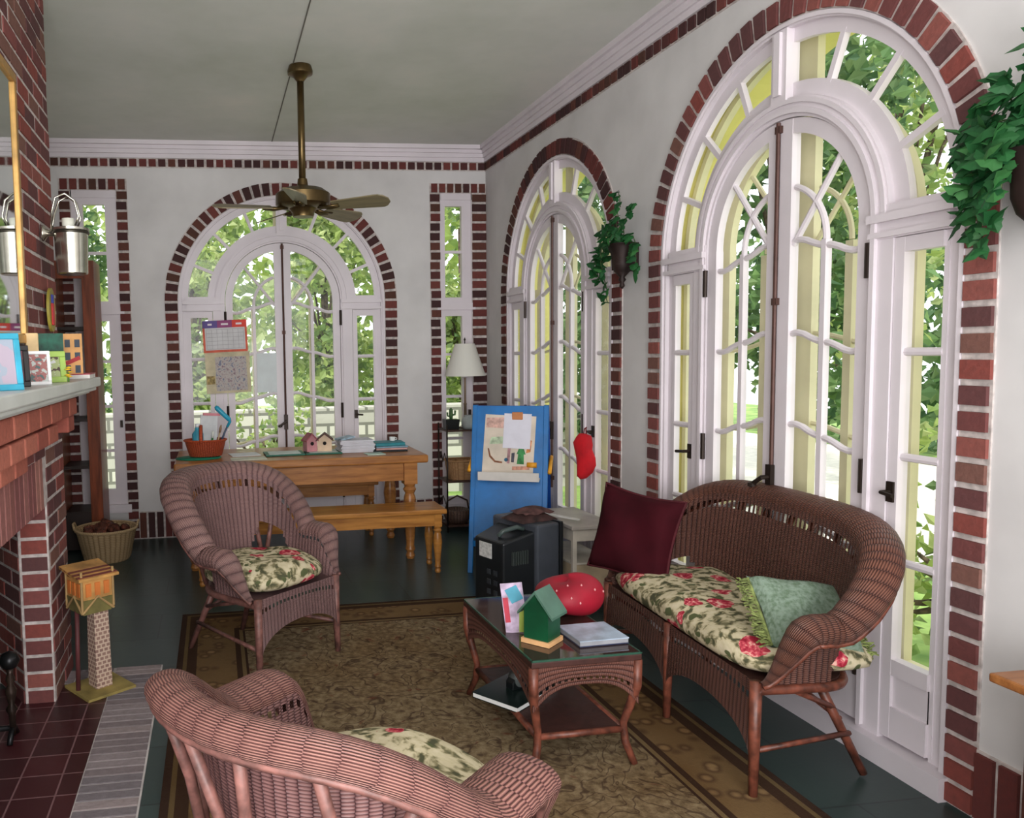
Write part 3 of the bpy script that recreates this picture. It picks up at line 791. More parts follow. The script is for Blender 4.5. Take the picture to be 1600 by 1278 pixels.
# ------------------------------------------------------------------ wicker seating
def wicker_seat(name, label, cat, loc, f, a, yf, yb, back_h, arm_h, roll_r, lean, rear_d, panel_mat, roll_mat, pole_mat, sexp=2.4, midleg=False, zbase=RZ, gap=False, vpow=1.0, arm_k=.80, rz_b=.052):
    root = thing(name, label, cat, (loc[0], loc[1], zbase), math.atan2(-f[0], f[1]))
    zs = .385
    ymid = yb + .26 if not midleg else yb + .22
    bh = ymid - yb
    # plan curve: right arm front -> around the back -> left arm front
    pts = []
    nA, nB = 24, 46
    for i in range(nA): pts.append((a, lerp(yf, ymid, i / nA), 1, 0, -1 + sm((i / nA) * (yf - ymid) / .14), -1.0))
    for i in range(nB + 1):
        th = PI * i / nB
        c_, s_ = cos(th), sin(th)
        e = 2 / sexp
        x = a * math.copysign(abs(c_) ** e, c_); y = ymid - bh * abs(s_) ** e
        nx, ny = math.copysign(abs(c_) ** (2 - e), c_) / a, -abs(s_) ** (2 - e) / bh
        l = math.hypot(nx, ny) or 1
        S = sm(min(1, max(0, (s_ ** vpow))))
        pts.append((x, y, nx / l, ny / l, S, math.degrees(min(th, PI - th))))
    for i in range(1, nA + 1): pts.append((-a, lerp(ymid, yf, i / nA), -1, 0, -1 + sm((1 - i / nA) * (yf - ymid) / .14), -1.0))
    L = [0]
    for p, q in zip(pts, pts[1:]): L.append(L[-1] + math.hypot(q[0] - p[0], q[1] - p[1]))
    nu = len(pts) - 1
    def base(u):
        t = u * L[-1]
        lo = 0
        while lo < nu - 1 and L[lo + 1] < t: lo += 1
        w = (t - L[lo]) / max(1e-6, L[lo + 1] - L[lo])
        return [lerp(pts[lo][j], pts[lo + 1][j], w) for j in range(6)]
    def H(S): return lerp(arm_h, back_h, S) if S >= 0 else lerp(arm_h, zs + .03, -S)
    def top(u):
        x, y, nx, ny, S, th = base(u)
        k_ = 1 + min(0, S) * .8
        r = lerp(roll_r * arm_k, roll_r, max(0, S)) * k_; ln = lerp(.02, lean, max(0, S))
        rz = rz_b * k_
        z = H(S) - rz
        return x + nx * ln, y + ny * ln, max(z, zs + .005), nx, ny, r, S, rz
    NU = int(L[-1] / .0135) // 2 * 2
    NV = 14
    def panel(u, v):
        x, y, nx, ny, S, th = base(u); tx, ty, tz, *_ = top(u)
        w = v ** 1.4
        return (lerp(x, tx, w), lerp(y, ty, w), lerp(zs, tz, v))
    def puv(u, v): return (u * L[-1], v * (top(u)[2] - zs))
    def skip(i, j):
        if j == NV - 2: return i % 2 == 0
        if gap:
            th = base((i + .5) / NU)[5]
            g0, g1, gh = gap
            if g0 < th < g1: return j < gh * math.sqrt(1 - ((th - (g0 + g1) / 2) / ((g1 - g0) / 2)) ** 2)
        return False
    M().grid(panel, NU, NV, puv, skip).build('backrest', panel_mat, root, True)
    NR = 12
    def roll(u, v):
        tx, ty, tz, nx, ny, r, S, rz = top(u)
        e = .006
        A = Vector(top(max(0, u - e))[:3]); B = Vector(top(min(1, u + e))[:3]); t = (B - A).normalized()
        up = Vector((0, 0, 1)) - t * t.z
        up = up.normalized() if up.length > .05 else Vector((0, 1, 0))
        if up.z < 0 or (S < 0 and up.y < 0): up = -up
        ph = PI * 1.03 - v * PI * 1.30
        bulge = 1 + .03 * abs(sin(u * L[-1] * PI / .04))
        o = r * (1 + cos(ph) * bulge)
        h = rz * bulge * sin(ph)
        return (tx + nx * o + up.x * h, ty + ny * o + up.y * h, tz + up.z * h)
    M().grid(roll, NU, NR, lambda u, v: (u * L[-1], v * .24)).build('rolled_edge', roll_mat, root, True)
    M().tube([roll(i / 120, 1.0) for i in range(121)], .009, 6).build('edge_cane', pole_mat, root, True)
    # seat deck and rail
    ring = [(pts[i][0], pts[i][1], zs) for i in range(len(pts))]
    M().prism([(p[0] * .99, p[1] * .99, zs - .012) for p in ring], (0, 0, .02)).build('seat_deck', panel_mat, root)
    M().tube([(p[0] + p[2] * .004, p[1] + p[3] * .004, zs - .012) for p in pts], .017, 8).build('seat_rail', pole_mat, root, True)
    # front apron with arched lower edge
    spans = [(-a, 0), (0, a)] if midleg else [(-a, a)]
    ap = M()
    for x0, x1 in spans:
        n = int((x1 - x0) / .0125) // 2 * 2
        def apron(u, v, x0=x0, x1=x1):
            c_ = abs(2 * u - 1)
            depth = lerp(.13, .27, 1 - math.sqrt(max(0, 1 - c_ ** 2.2)))
            return (lerp(x0, x1, u), yf + .006 + .012 * (1 - v), zs + .02 - (depth + .02) * (1 - v))
        ap.grid(apron, n, 10, lambda u, v, w=(x1 - x0): (u * w, v * .2), lambda i, j: j == 7 and i % 2 == 0)
    ap.build('apron', panel_mat, root, True)
    for sx_ in ((-1, 0, 1) if midleg else (-1, 1)):
        M().tube([(sx_ * a, yf, zs + .02), (sx_ * a, yf + .002, .2), (sx_ * (a + .004), yf + .006, 0)], [.021, .019, .015], 10).build('leg', pole_mat, root, True)
    for sg in (-1, 1):
        M().tube([(sg * (a - .14), yf - rear_d + .17, zs - .01), (sg * (a - .09), yf - rear_d, 0)], [.018, .014], 10).build('leg', pole_mat, root, True)
    br = M()
    for sg in (-1, 1):
        br.tube([(sg * (a - .12), yf - rear_d + .1, .24), (sg * (a - .02), yf - .12, zs - .015)], .011, 6)
        br.tube([(sg * (a - .10), yf - rear_d + .05, .15), (sg * a, yf - .01, .16)], .010, 6)
        br.tube([(sg * (a - .11), yf - rear_d + .08, .2), (-sg * (a - .3 * a), yf - rear_d + .16, zs - .02)], .010, 6)
    br.build('stretcher', pole_mat, root, True)
    bb = M()
    for u0, u1 in ((.30, .345), (.39, .345), (.46, .50), (.54, .50), (.61, .655), (.70, .655)):
        x, y, nx, ny, S, _ = base(u1); tx, ty, tz, tnx, tny, r, S2, _ = top(u0)
        bb.tube([(x + nx * .015, y + ny * .015, zs), (lerp(x, tx, .6) + nx * .03, lerp(y, ty, .6) + ny * .03, lerp(zs, tz, .55)), (tx + tnx * r * 1.5, ty + tny * r * 1.5, tz + .005)], .013, 8)
    bb.build('back_brace', pole_mat, root, True)
    return root
SCN = .25
settee = wicker_seat('wicker_settee', 'red-brown wicker settee with wide rolled back along the french doors', 'settee', (-.335, -3.94), (-.998, .067), .60, .25, -.20, .935, .655, .070, .05, .47, WK_S, WK_SR, POLE_S, sexp=2.5, midleg=True, zbase=.011, gap=(8, 40, 5), vpow=.62)
chair1 = wicker_seat('wicker_armchair', 'mauve wicker armchair with round fan back in front of the pine bench', 'armchair', (-2.225, -2.885), (.643, -.766), .275, .27, -.25, .965, .645, .080, .085, .634, WK_C, WK_CR, POLE_C, sexp=2.1, gap=(12, 62, 7), vpow=.62)
chair2 = wicker_seat('wicker_armchair', 'rosy wicker armchair seen from behind beside the hearth border', 'armchair', (-2.205, -5.26), (.75, .66), .275, .345, -.235, .895, .70, .048, .045, .665, WK_N, WK_NR, POLE_C, sexp=2.1, gap=(12, 62, 7), vpow=.75, arm_k=1.6, rz_b=.036)

def cushion_mesh(hx, hy, th, z0, e=4.0, puff=.5, tuft=False, notch=0):
    m = M(); nu, nv = 40, 14
    def fn(u, v):
        A = 2 * PI * u
        ca, sa = cos(A), sin(A)
        R = 1 / (abs(ca) ** e + abs(sa) ** e) ** (1 / e)
        ph = PI * (v - .5)
        rr_ = abs(cos(ph)) ** .45
        z = math.copysign(abs(sin(ph)) ** .75, sin(ph)) * th / 2
        x, y = hx * R * ca * rr_, hy * R * sa * rr_
        if z > 0:
            z += puff * .03 * (1 - (x / hx) ** 2) * (1 - (y / hy) ** 2) - (.012 * (cos(x * 16) * cos(y * 15)) if tuft else 0)
        return (x, y, z0 + th / 2 + z)
    m.grid(fn, nu, nv, closeu=True)
    return m
ccol = thing('seat_cushion', 'long floral cushion along the seat of the wicker settee', 'cushion', (-.345, -3.94, .398), math.atan2(.998, .067))
m = M()
def setcush(u, v):
    return None
cushion_mesh(.60, .262, .12, 0, 6, .7, True).build('cushion_cover', FLORAL, ccol, True)
def front_roll(mm): pass
c2 = thing('seat_cushion', 'floral cushion on the round-backed armchair by the bench', 'cushion', (-2.225 + .643 * .02, -2.885 - .766 * .02, .408), math.atan2(-.643, -.766))
cushion_mesh(.268, .265, .115, 0, 3.2, .9, True).build('cushion_cover', FLORAL, c2, True)
c3 = thing('seat_cushion', 'floral cushion on the armchair that is turned away by the hearth', 'cushion', (-2.205 + .75 * .135, -5.26 + .66 * .135, .41), math.atan2(-.75, .66))
cushion_mesh(.262, .31, .165, 0, 3.6, .8, True).build('cushion_cover', FLORAL, c3, True)

def pillow(name, label, loc, rot, w, h, t, mat, trim_mat=None):
    r = thing(name, label, 'pillow'); r.location = loc; r.rotation_euler = rot
    def side_(sg):
        def fn(u, v):
            x, y = 2 * u - 1, 2 * v - 1
            k_ = max(0, (1 - x ** 4)) ** .5 * max(0, (1 - y ** 4)) ** .5
            pin = 1 - .10 * (1 - y * y) * abs(x) ** 3
            pin2 = 1 - .10 * (1 - x * x) * abs(y) ** 3
            return (x * w / 2 * pin, sg * t / 2 * k_ ** .8 + .008 * sin(5 * x + 3 * y) * k_, y * h / 2 * pin2)
        return fn
    m = M(); m.grid(side_(1), 18, 18); m.grid(side_(-1), 18, 18)
    m.build('pillow_cover', mat, r, True)
    return r
VEL = flat('burgundy_velvet', (56, 13, 21), .85, var=.12, scale=6, bump=.1, spec=.1)
p1 = pillow('throw_pillow', 'square burgundy velvet pillow propped in the far corner of the settee', (-.47, -3.44, .672), (-.22, .10, math.radians(-62)), .42, .42, .15, VEL)
rim = []
for i in range(64):
    t = i / 16; sd = int(t); w = 2 * (t - sd) - 1
    x, y = [(w, -1), (1, w), (-w, 1), (-1, -w)][sd]
    pin = 1 - .10 * (1 - y * y) * abs(x) ** 3; pin2 = 1 - .10 * (1 - x * x) * abs(y) ** 3
    rim.append((x * .21 * pin, 0, y * .21 * pin2))
M().tube(rim, .007, 6, True).build('corded_edge', flat('burgundy_cord', (70, 12, 22), .8), p1, True)
k = N('sage_chenille'); v = k.noise(k.coord(), 60, 3)
k.color(k.ramp(v, [(.35, (96, 116, 94)), (.6, (128, 146, 130))])); k.rough(.95); k.bump(v, .5, .01)
p2 = pillow('throw_pillow', 'sage green fringed pillow leaning on the near arm of the settee', (-.33, -4.375, .578), (math.radians(50), math.radians(-8), math.radians(172)), .34, .30, .12, k.m)
rf = random.Random(5)
for sd in (-1, 1):
    fr = M()
    fr.tube([(sd * .165, 0, -.14), (sd * .165, 0, .14)], .006, 6)
    for i in range(70):
        y = -.14 + .28 * i / 69
        x = sd * .165
        fr.tube([(x, 0, y), (x + sd * .02, rf.uniform(-.014, .014), y + rf.uniform(-.006, .006)), (x + sd * .042, rf.uniform(-.02, .02), y + rf.uniform(-.012, .012))], .0035, 4)
    fr.build('fringe', flat('olive_fringe', (120, 130, 76), .95, var=.2, scale=40), p2)

# ------------------------------------------------------------------ wicker coffee table
ct = thing('coffee_table', 'brown wicker coffee table with glass top and lower shelf on the rug', 'coffee table', (-1.125, -3.905, RZ), .02)
HXc, HYc, ZT = .215, .375, .435
M().box((-HXc, -HYc, ZT - .03), (HXc, HYc, ZT - .006)).build('tabletop', WK_T, ct, bevel=.004)
GT = N('dark_glass_top'); GT.color((58, 42, 38)); GT.rough(.06); GT.b.inputs['Specular IOR Level'].default_value = .6
M().box((-HXc + .004, -HYc + .004, ZT - .005), (HXc - .004, HYc - .004, ZT)).build('glass_top', GT.m, ct)
GE = flat('green_glass_edge', (52, 84, 70), .15, var=0)
m = M()
for lo, hi in (((-HXc, -HYc, ZT - .006), (HXc, -HYc + .006, ZT + .001)), ((-HXc, HYc - .006, ZT - .006), (HXc, HYc, ZT + .001)), ((-HXc, -HYc, ZT - .006), (-HXc + .006, HYc, ZT + .001)), ((HXc - .006, -HYc, ZT - .006), (HXc, HYc, ZT + .001))): m.box(lo, hi)
m.build('glass_rim', GE, ct)
def table_apron(p0, p1):
    n = int(math.dist(p0, p1) / .012) // 2 * 2
    def fn(u, v):
        c_ = abs(2 * u - 1); d = lerp(.085, .18, c_ ** 3)
        return (lerp(p0[0], p1[0], u), lerp(p0[1], p1[1], u), ZT - .02 - d * (1 - v))
    m = M(); m.grid(fn, n, 9, lambda u, v: (v * .1, u * math.dist(p0, p1)), lambda i, j: j == 2 and i % 2 == 0)
    return m
q = [(-HXc + .008, -HYc + .008), (HXc - .008, -HYc + .008), (HXc - .008, HYc - .008), (-HXc + .008, HYc - .008)]
for i in range(4): table_apron(q[i], q[(i + 1) % 4]).build('apron', WK_T, ct, True)
for sx_ in (-1, 1):
    for sy_ in (-1, 1):
        X_ = lambda f_: sx_ * (HXc - f_); Y_ = lambda f_: sy_ * (HYc - f_)
        M().tube([(X_(.012), Y_(.012), ZT - .03), (X_(.012), Y_(.014), ZT - .13), (X_(.03), Y_(.035), ZT - .22), (X_(.045), Y_(.05), .15), (X_(.04), Y_(.045), .08), (X_(.015), Y_(.02), 0)], [.018, .018, .016, .014, .015, .013], 10).build('leg', POLE_S, ct, True)
M().box((-HXc + .05, -HYc + .055, .118), (HXc - .05, HYc - .055, .132)).build('lower_shelf', WK_T, ct)
m = M(); e_ = [(-HXc + .045, -HYc + .05, .125), (HXc - .045, -HYc + .05, .125), (HXc - .045, HYc - .05, .125), (-HXc + .045, HYc - .05, .125)]
for i in range(4): m.tube([e_[i], e_[(i + 1) % 4]], .013, 8)
m.build('shelf_rail', POLE_S, ct, True)
ZTT = ZT + RZ + .0015
# things on the coffee table
bh = thing('birdhouse', 'green painted birdhouse with pitched roof on the coffee table', 'birdhouse', (-1.215, -4.10, ZTT), math.radians(-50))
M().box((-.058, -.058, .0), (.058, .058, .018)).build('base_board', flat('bare_pine', (216, 168, 118), .6), bh)
GRN = flat('birdhouse_green', (16, 72, 44), .4, var=.12)
m = M(); m.prism([(-.05, -.05, .018), (.05, -.05, .018), (.05, -.05, .135), (0, -.05, .195), (-.05, -.05, .135)], (0, .1, 0)); m.build('body', GRN, bh)
RF = flat('roof_grey_green', (78, 112, 96), .4, var=.08)
for sg in (-1, 1):
    m = M(); m.prism([(0, -.062, .196), (sg * .072, -.062, .108), (sg * .072, -.062, .118), (0, -.062, .209)], (0, .124, 0)); m.build('roof_panel', RF, bh)
nb = thing('notebook', 'pale silver notebook lying on the near corner of the coffee table', 'notebook', (-1.01, -4.10, ZTT), math.radians(2))
M().box((-.098, -.09, .004), (.098, .09, .020)).build('pages', flat('grey_pages', (150, 150, 156), .7), nb)
M().box((-.10, -.092, .020), (.10, .092, .024)).build('front_cover', flat('silver_cover', (172, 186, 204), .3, .1, var=.12, scale=14), nb); M().box((-.10, -.092, 0), (.10, .092, .004)).build('back_cover', flat('navy_cover', (50, 54, 78), .4), nb)
RED = flat('red_plush', (158, 22, 44), .6, var=.1, scale=6, bump=.05)
rc = thing('red_cushion', 'puffy red cushion with small white dots at the back of the coffee table', 'cushion', (-.97, -3.80, ZTT))
m = M()
def redfn(u, v):
    A = 2 * PI * u; ph = PI * (v - .5)
    r = (.145 + .012 * cos(3 * A)) * abs(cos(ph)) ** .7
    return (r * cos(A) * .98, r * sin(A) * .9, .075 + .075 * sin(ph) * (1 + .25 * cos(A)))
m.grid(redfn, 36, 16, closeu=True); m.build('cushion_body', RED, rc, True)
for u, v in ((.62, .75), (.70, .62), (.78, .8), (.86, .66), (.74, .52), (.93, .58), (.68, .86)):
    p = redfn(u, v); M().lathe([(.001, -.006), (.0045, 0), (.001, .006)], p, 8).build('white_dot', flat('white_bead', (214, 150, 150), .5, var=0), rc, True)
cd = thing('folded_card', 'tall folded pastel card standing behind the green birdhouse', 'card', (-1.285, -3.99, ZTT), math.radians(-20))
M().obox((0, 0, .10), (.085, .004, .20), ry=-.12).build('front_sheet', flat('lilac_card', (196, 176, 200), .6, var=.2, scale=20), cd)
M().obox((0, -.004, .155), (.05, .003, .06), ry=-.5).build('blue_picture', flat('sky_blue_ink', (90, 170, 196), .5), cd); M().obox((-.028, -.004, .09), (.02, .003, .10), ry=-.12).build('red_picture', flat('rose_ink', (196, 66, 84), .5), cd)
M().obox((.03, -.004, .05), (.02, .003, .09)).build('lime_picture', flat('lime_ink', (166, 186, 84), .5), cd)
lb = thing('hardback_book', 'dark green hardback with white page edges on the coffee table shelf', 'book', (-1.235, -3.875, .133 + RZ), math.radians(-54))
M().box((-.105, -.15, .003), (.105, .15, .020)).build('pages', flat('white_page_edge', (226, 226, 224), .7, var=.03), lb)
for z0, z1 in ((0, .003), (.020, .024)): M().box((-.107, -.152, z0), (.107, .152, z1)).build('cover', flat('black_green_cover', (26, 38, 36), .25), lb)
tp = thing('tape_dispenser', 'black and grey tape dispenser on top of the dark green hardback', 'tape dispenser', (-1.20, -3.86, .157 + RZ), math.radians(20))
m = M(); m.prism([(-.07, -.022, 0), (.07, -.022, 0), (.07, -.022, .02), (.02, -.022, .05), (-.04, -.022, .06), (-.07, -.022, .03)], (0, .044, 0)); m.build('dispenser_body', flat('black_plastic', (22, 26, 28), .3), tp, bevel=.004)
M().at((-.025, -.024, .04), rx=PI / 2).lathe([(.014, -.046), (.032, -.046), (.032, .0), (.014, .0)], n=18, cap=False).build('tape_roll', flat('grey_tape', (96, 102, 100), .4), tp, True)

# ------------------------------------------------------------------ pine table, benches and what lies on the table
def turned(h, r, sq, ztop):
    m = M()
    m.box((-sq, -sq, h * .78), (sq, sq, ztop))
    m.lathe([(r * .55, 0), (r * .75, h * .03), (r * .55, h * .07), (r * .8, h * .10), (r * .62, h * .14), (r * .8, h * .3), (r * 1.1, h * .52), (r * .9, h * .64), (r * .7, h * .68), (r * 1.05, h * .72), (r * .8, h * .75), (r * 1.0, h * .785)], n=18)
    return m
tb = thing('pine_table', 'honey pine farmhouse table with turned legs under the arched back doors', 'table', (-1.80, -.78, 0))
M().box((-.94, -.42, .735), (.93, .40, .795)).build('tabletop', PINE, tb, bevel=.012)
for lo, hi in (((-.82, -.365, .60), (.82, -.335, .735)), ((-.82, .335, .60), (.82, .365, .735)), ((-.82, -.34, .60), (-.79, .34, .735)), ((.79, -.34, .60), (.82, .34, .735))): M().box(lo, hi).build('apron', PINE, tb)
for x in (-.81, .80):
    for y in (-.345, .345):
        o = turned(.735, .048, .05, .735).build('leg', PINE, tb, True, angle=.7); o.location = (x, y, 0)
def bench(label, loc, hx, hy, h, mat, rz=0):
    b = thing('pine_bench', label, 'bench', loc, rz)
    M().box((-hx, -hy, h - .035), (hx, hy, h)).build('seat', mat, b, bevel=.008)
    for s_ in (-1, 1): M().box((-hx + .06, s_ * (hy - .035) - .01, h - .12), (hx - .06, s_ * (hy - .035) + .01, h - .035)).build('apron', mat, b)
    for x in (-hx + .06, hx - .06):
        for y in (-hy + .045, hy - .045):
            o = turned(h - .035, .03, .026, h - .035).build('leg', mat, b, True, angle=.7); o.location = (x, y, 0)
    return b
bench('golden pine bench in front of the farmhouse table, behind the round-backed armchair', (-1.73, -1.43, 0), .885, .16, .458, PINE2)
bench('pine bench tucked between the farmhouse table and the back doors', (-1.86, -.22, 0), .78, .14, .475, PINE)
ZTB = .796
rb = thing('handled_basket', 'rust-red woven basket with handle holding craft supplies on the table', 'basket', (-2.515, -.86, ZTB))
RW = wicker('rust_willow', (84, 24, 12), (168, 60, 28), (204, 92, 52), P=.02, p=.011)
M().lathe([(.12, .012), (.125, .02), (.155, .125), (.162, .135), (.152, .135), (.118, .03), (.001, .025)], n=32, sy=.75).build('basket_body', RW, rb, True, angle=.8)
M().tube([(.158 * cos(2 * PI * i / 32), .75 * .158 * sin(2 * PI * i / 32), .132) for i in range(32)], .008, 6, True).build('basket_rim', RW, rb, True)
M().tube([(-.03, .12 * cos(PI * i / 14) * -1, .12 + .12 * sin(PI * i / 14)) for i in range(15)], .0085, 8, flat=1.6).build('basket_handle', RW, rb, True)
def paper_item(nm, label, cat, c, size, rot, col, base=None):
    o = M().obox((0, 0, size[2] / 2), size).build(nm, col); o.location = c; o.rotation_euler = rot
    return tag(o, label, cat)
o = thing('spray_bottle', 'turquoise bottle standing in the rust-red basket', 'bottle', (-2.57, -.86, ZTB + .03))
M().lathe([(.04, 0), (.042, .01), (.042, .15), (.02, .18), (.018, .20)], n=18).build('bottle_body', flat('turquoise_plastic', (66, 160, 186), .35), o, True, angle=.8); M().lathe([(.02, .20), (.02, .225), (.001, .228)], n=14).build('cap', flat('white_plastic', (226, 228, 230), .4, var=0), o, True)
o = thing('paper_pad', 'grey-white pad of paper standing in the rust-red basket', 'paper pad', (-2.49, -.84, ZTB + .03), .2)
M().obox((0, 0, .15), (.13, .012, .28), rx=-.06, ry=.08).build('pad_sheet', flat('grey_white_paper', (206, 208, 210), .8, var=.05), o); M().obox((.028, -.001, .292), (.13, .016, .02), rx=-.06, ry=.08).build('pad_binding', flat('blush_binding', (210, 130, 140), .6), o)
o = thing('toy_wand', 'bent turquoise toy wand sticking out of the rust-red basket', 'toy', (-2.42, -.86, ZTB + .03))
M().tube([(0, 0, .02), (.05, 0, .15), (.075, 0, .20)], .008, 8).build('handle', flat('slate_plastic', (76, 88, 110), .4), o, True); M().tube([(.072, 0, .195), (.095, 0, .235), (.09, 0, .25), (.0, 0, .34), (-.01, 0, .355)], [.01, .012, .018, .02, .012], 10).build('turquoise_arm', flat('teal_plastic', (40, 150, 180), .35), o, True); M().lathe([(.001, -.012), (.014, 0), (.001, .012)], (.094, 0, .243), 10).build('pink_joint', flat('pink_plastic', (220, 84, 120), .4, var=0), o, True)
o = thing('marker_pen', 'green marker pen standing in the rust-red basket', 'pen', (-2.475, -.90, ZTB + .03)); o.rotation_euler.y = .12
M().lathe([(.008, 0), (.008, .12)], n=10).build('barrel', flat('marker_green', (40, 110, 50), .4, var=0), o, True); M().lathe([(.009, .12), (.009, .17), (.001, .172)], n=10).build('cap', flat('marker_cap_white', (220, 222, 216), .4, var=0), o, True)
o = thing('paint_brush', 'wooden paint brush standing in the rust-red basket', 'brush', (-2.44, -.88, ZTB + .03)); o.rotation_euler.y = .22
M().lathe([(.005, 0), (.006, .16)], n=8).build('handle', flat('brush_wood', (196, 168, 130), .5), o, True); M().lathe([(.007, .16), (.011, .19), (.004, .22)], n=8).build('bristle', flat('bristle_tan', (150, 120, 96), .8), o, True)
GREEN = flat('green_mat_board', (26, 98, 78), .5, var=.1)
o = M().lathe([(.17, 0), (.172, .004), (.001, .006)], n=30, sy=.85).build('green_cloth', flat('green_felt', (24, 122, 92), .8), None, True); o.location = (-2.57, -.90, ZTB - .0); tag(o, 'round green felt cloth under the rust-red basket', 'cloth')
def cut_mat(label, x, y, w, d, rz):
    o = thing('craft_mat', label, 'mat', (x, y, ZTB), rz)
    M().box((-w / 2, -d / 2, 0), (w / 2, d / 2, .012)).build('mat_sheet', GREEN, o, bevel=.003); M().box((-w / 2 + .03, -d / 2 + .02, .012), (w / 2 - .03, d / 2 - .02, .0135)).build('paper_sheet', flat('pale_mint_paper', (206, 218, 212), .7, var=.05), o)
cut_mat('green craft mat with papers just beside the two small birdhouses', -1.92, -.86, .30, .24, .03)
cut_mat('green craft mat under the two small birdhouses', -1.62, -.86, .28, .22, -.02)
def tiny_house(label, x, y, s, wall, roof, rz):
    o = thing('small_birdhouse', label, 'birdhouse', (x, y, ZTB + .0145), rz)
    m = M(); m.prism([(-.05 * s, -.045, 0), (.05 * s, -.045, 0), (.05 * s, -.045, .085), (0, -.045, .13), (-.05 * s, -.045, .085)], (0, .09, 0)); m.build('body', wall, o)
    for sg in (-1, 1):
        m = M(); m.prism([(0, -.055, .13), (sg * .062 * s, -.055, .076), (sg * .062 * s, -.055, .086), (0, -.055, .142)], (0, .11, 0)); m.build('roof_panel', roof, o)
    M().at((0, -.046, .062), rx=PI / 2).lathe([(.014, -.002), (.014, .004)], n=14).build('entry_hole', flat('hole_black', (18, 14, 14), .9, var=0), o)
tiny_house('small pink birdhouse on the green craft mat', -1.715, -.84, .85, flat('rose_pink_paint', (190, 130, 136), .5), flat('rose_roof_paint', (164, 84, 96), .5), .25)
tiny_house('small cream birdhouse with brown roof on the green craft mat', -1.60, -.84, 1.1, flat('cream_paint_wall', (214, 186, 156), .5), flat('umber_roof', (84, 50, 42), .6), -.15)
ps = thing('paper_stack', 'thick stack of grey-white papers beside the small cream birdhouse', 'paper stack', (-1.36, -.84, ZTB), .04)
m = M(); rp = random.Random(2)
for i in range(9): m.obox((rp.uniform(-.008, .008), rp.uniform(-.006, .006), .006 + i * .0105), (.26, .21, .0095), rp.uniform(-.06, .06))
m.build('paper_ream', flat('grey_paper', (206, 204, 212), .8, var=.03), ps)
o = M().obox((0, 0, .006), (.13, .10, .012)).build('pamphlet', flat('blue_grey_pamphlet', (150, 172, 186), .6, var=.2, scale=20)); o.location = (-1.44, -.83, ZTB + .10); o.rotation_euler = (0, -.14, .4); tag(o, 'blue-grey pamphlet tilted on top of the paper stack', 'pamphlet')
def book(label, x, y, z, w, d, h, rz, cover, pages=flat('book_pages', (220, 214, 200), .8, var=.03)):
    o = thing('hardback_book', label, 'book', (x, y, z), rz)
    M().box((-w / 2 + .004, -d / 2 + .004, .003), (w / 2 - .004, d / 2 - .002, h - .003)).build('pages', pages, o)
    for a_, b_ in ((0, .003), (h - .003, h)): M().box((-w / 2, -d / 2, a_), (w / 2, d / 2, b_)).build('cover', cover, o)
    M().box((-w / 2, -d / 2, 0), (w / 2, -d / 2 + .004, h)).build('spine', cover, o)
zb = ZTB
for lab, w, d, h, rz, col in (('black folder at the bottom of the book pile at the table end', .27, .2, .012, .03, flat('black_folder', (24, 30, 34), .4)), ('rose-covered book second from the bottom of the table-end pile', .24, .18, .016, -.03, flat('rose_cover', (196, 150, 146), .5)),
                              ('pale blue book under the teal book on the table-end pile', .25, .18, .012, .02, flat('pale_blue_cover', (130, 164, 184), .5)), ('teal book on top of the pile at the table end', .23, .17, .026, -.02, flat('teal_cover', (16, 122, 134), .45))):
    book(lab, -1.10 + random.uniform(-.01, .01), -.86, zb, w, d, h, rz, col); zb += h + .0008
o = thing('white_mug', 'small white cup standing on the teal book', 'cup', (-1.06, -.82, zb)); M().lathe([(.018, 0), (.022, .003), (.024, .03), (.021, .03), (.018, .005), (.001, .004)], n=16).build('cup_body', flat('white_china', (230, 230, 228), .3, var=0), o, True, angle=.8); M().tube([(.023, 0, .024), (.036, 0, .022), (.036, 0, .01), (.022, 0, .008)], .003, 6).build('handle', flat('white_china', (230, 230, 228), .3, var=0), o, True)
def sheet(label, x, y, w, d, rz, z=ZTB, col=None):
    o = M().box((-w / 2, -d / 2, 0), (w / 2, d / 2, .004)).build('loose_paper', col or flat('white_sheet', (226, 228, 230), .7, var=.02)); o.location = (x, y, z); o.rotation_euler.z = rz; tag(o, label, 'paper')
sheet('white paper sheet on the table next to the rust-red basket', -2.22, -.80, .22, .2, .15); sheet('cream paper sheet at the table edge in front of the rust-red basket', -2.20, -1.06, .26, .16, .05, ZTB, flat('cream_sheet', (214, 214, 196), .7))
sheet('mint paper sheet between paper stack and book pile', -1.25, -1.05, .14, .12, .1, ZTB, flat('mint_sheet', (190, 214, 200), .7))

# ------------------------------------------------------------------ calendar and paper on the back doors
cal = thing('wall_calendar', 'hanging calendar with orange border taped over the arched back doors', 'calendar', (-2.335, -.045, 1.86)); cal.rotation_euler.y = -.03
CW, CH = .375, .27
M().box((-CW / 2, -.004, -CH), (CW / 2, 0, 0)).build('page_border', flat('calendar_orange', (212, 92, 66), .6), cal)
M().box((-CW / 2 + .001, -.0055, -.062), (-CW / 6, -.004, -.0)).build('header_block', flat('calendar_indigo', (92, 74, 140), .6), cal); M().box((-CW / 6, -.0055, -.062), (CW / 6, -.004, -.0)).build('header_block', flat('calendar_plum', (140, 60, 112), .6), cal); M().box((CW / 6, -.0055, -.062), (CW / 2 - .001, -.004, -.0)).build('header_block', flat('calendar_red', (214, 62, 48), .6), cal)
m = M()
for x, w in ((-.125, .035), (0.0, .06), (.12, .05)): m.box((x - w / 2, -.0065, -.04), (x + w / 2, -.0055, -.024))
m.build('header_lettering', flat('calendar_white', (226, 214, 220), .6, var=0), cal)
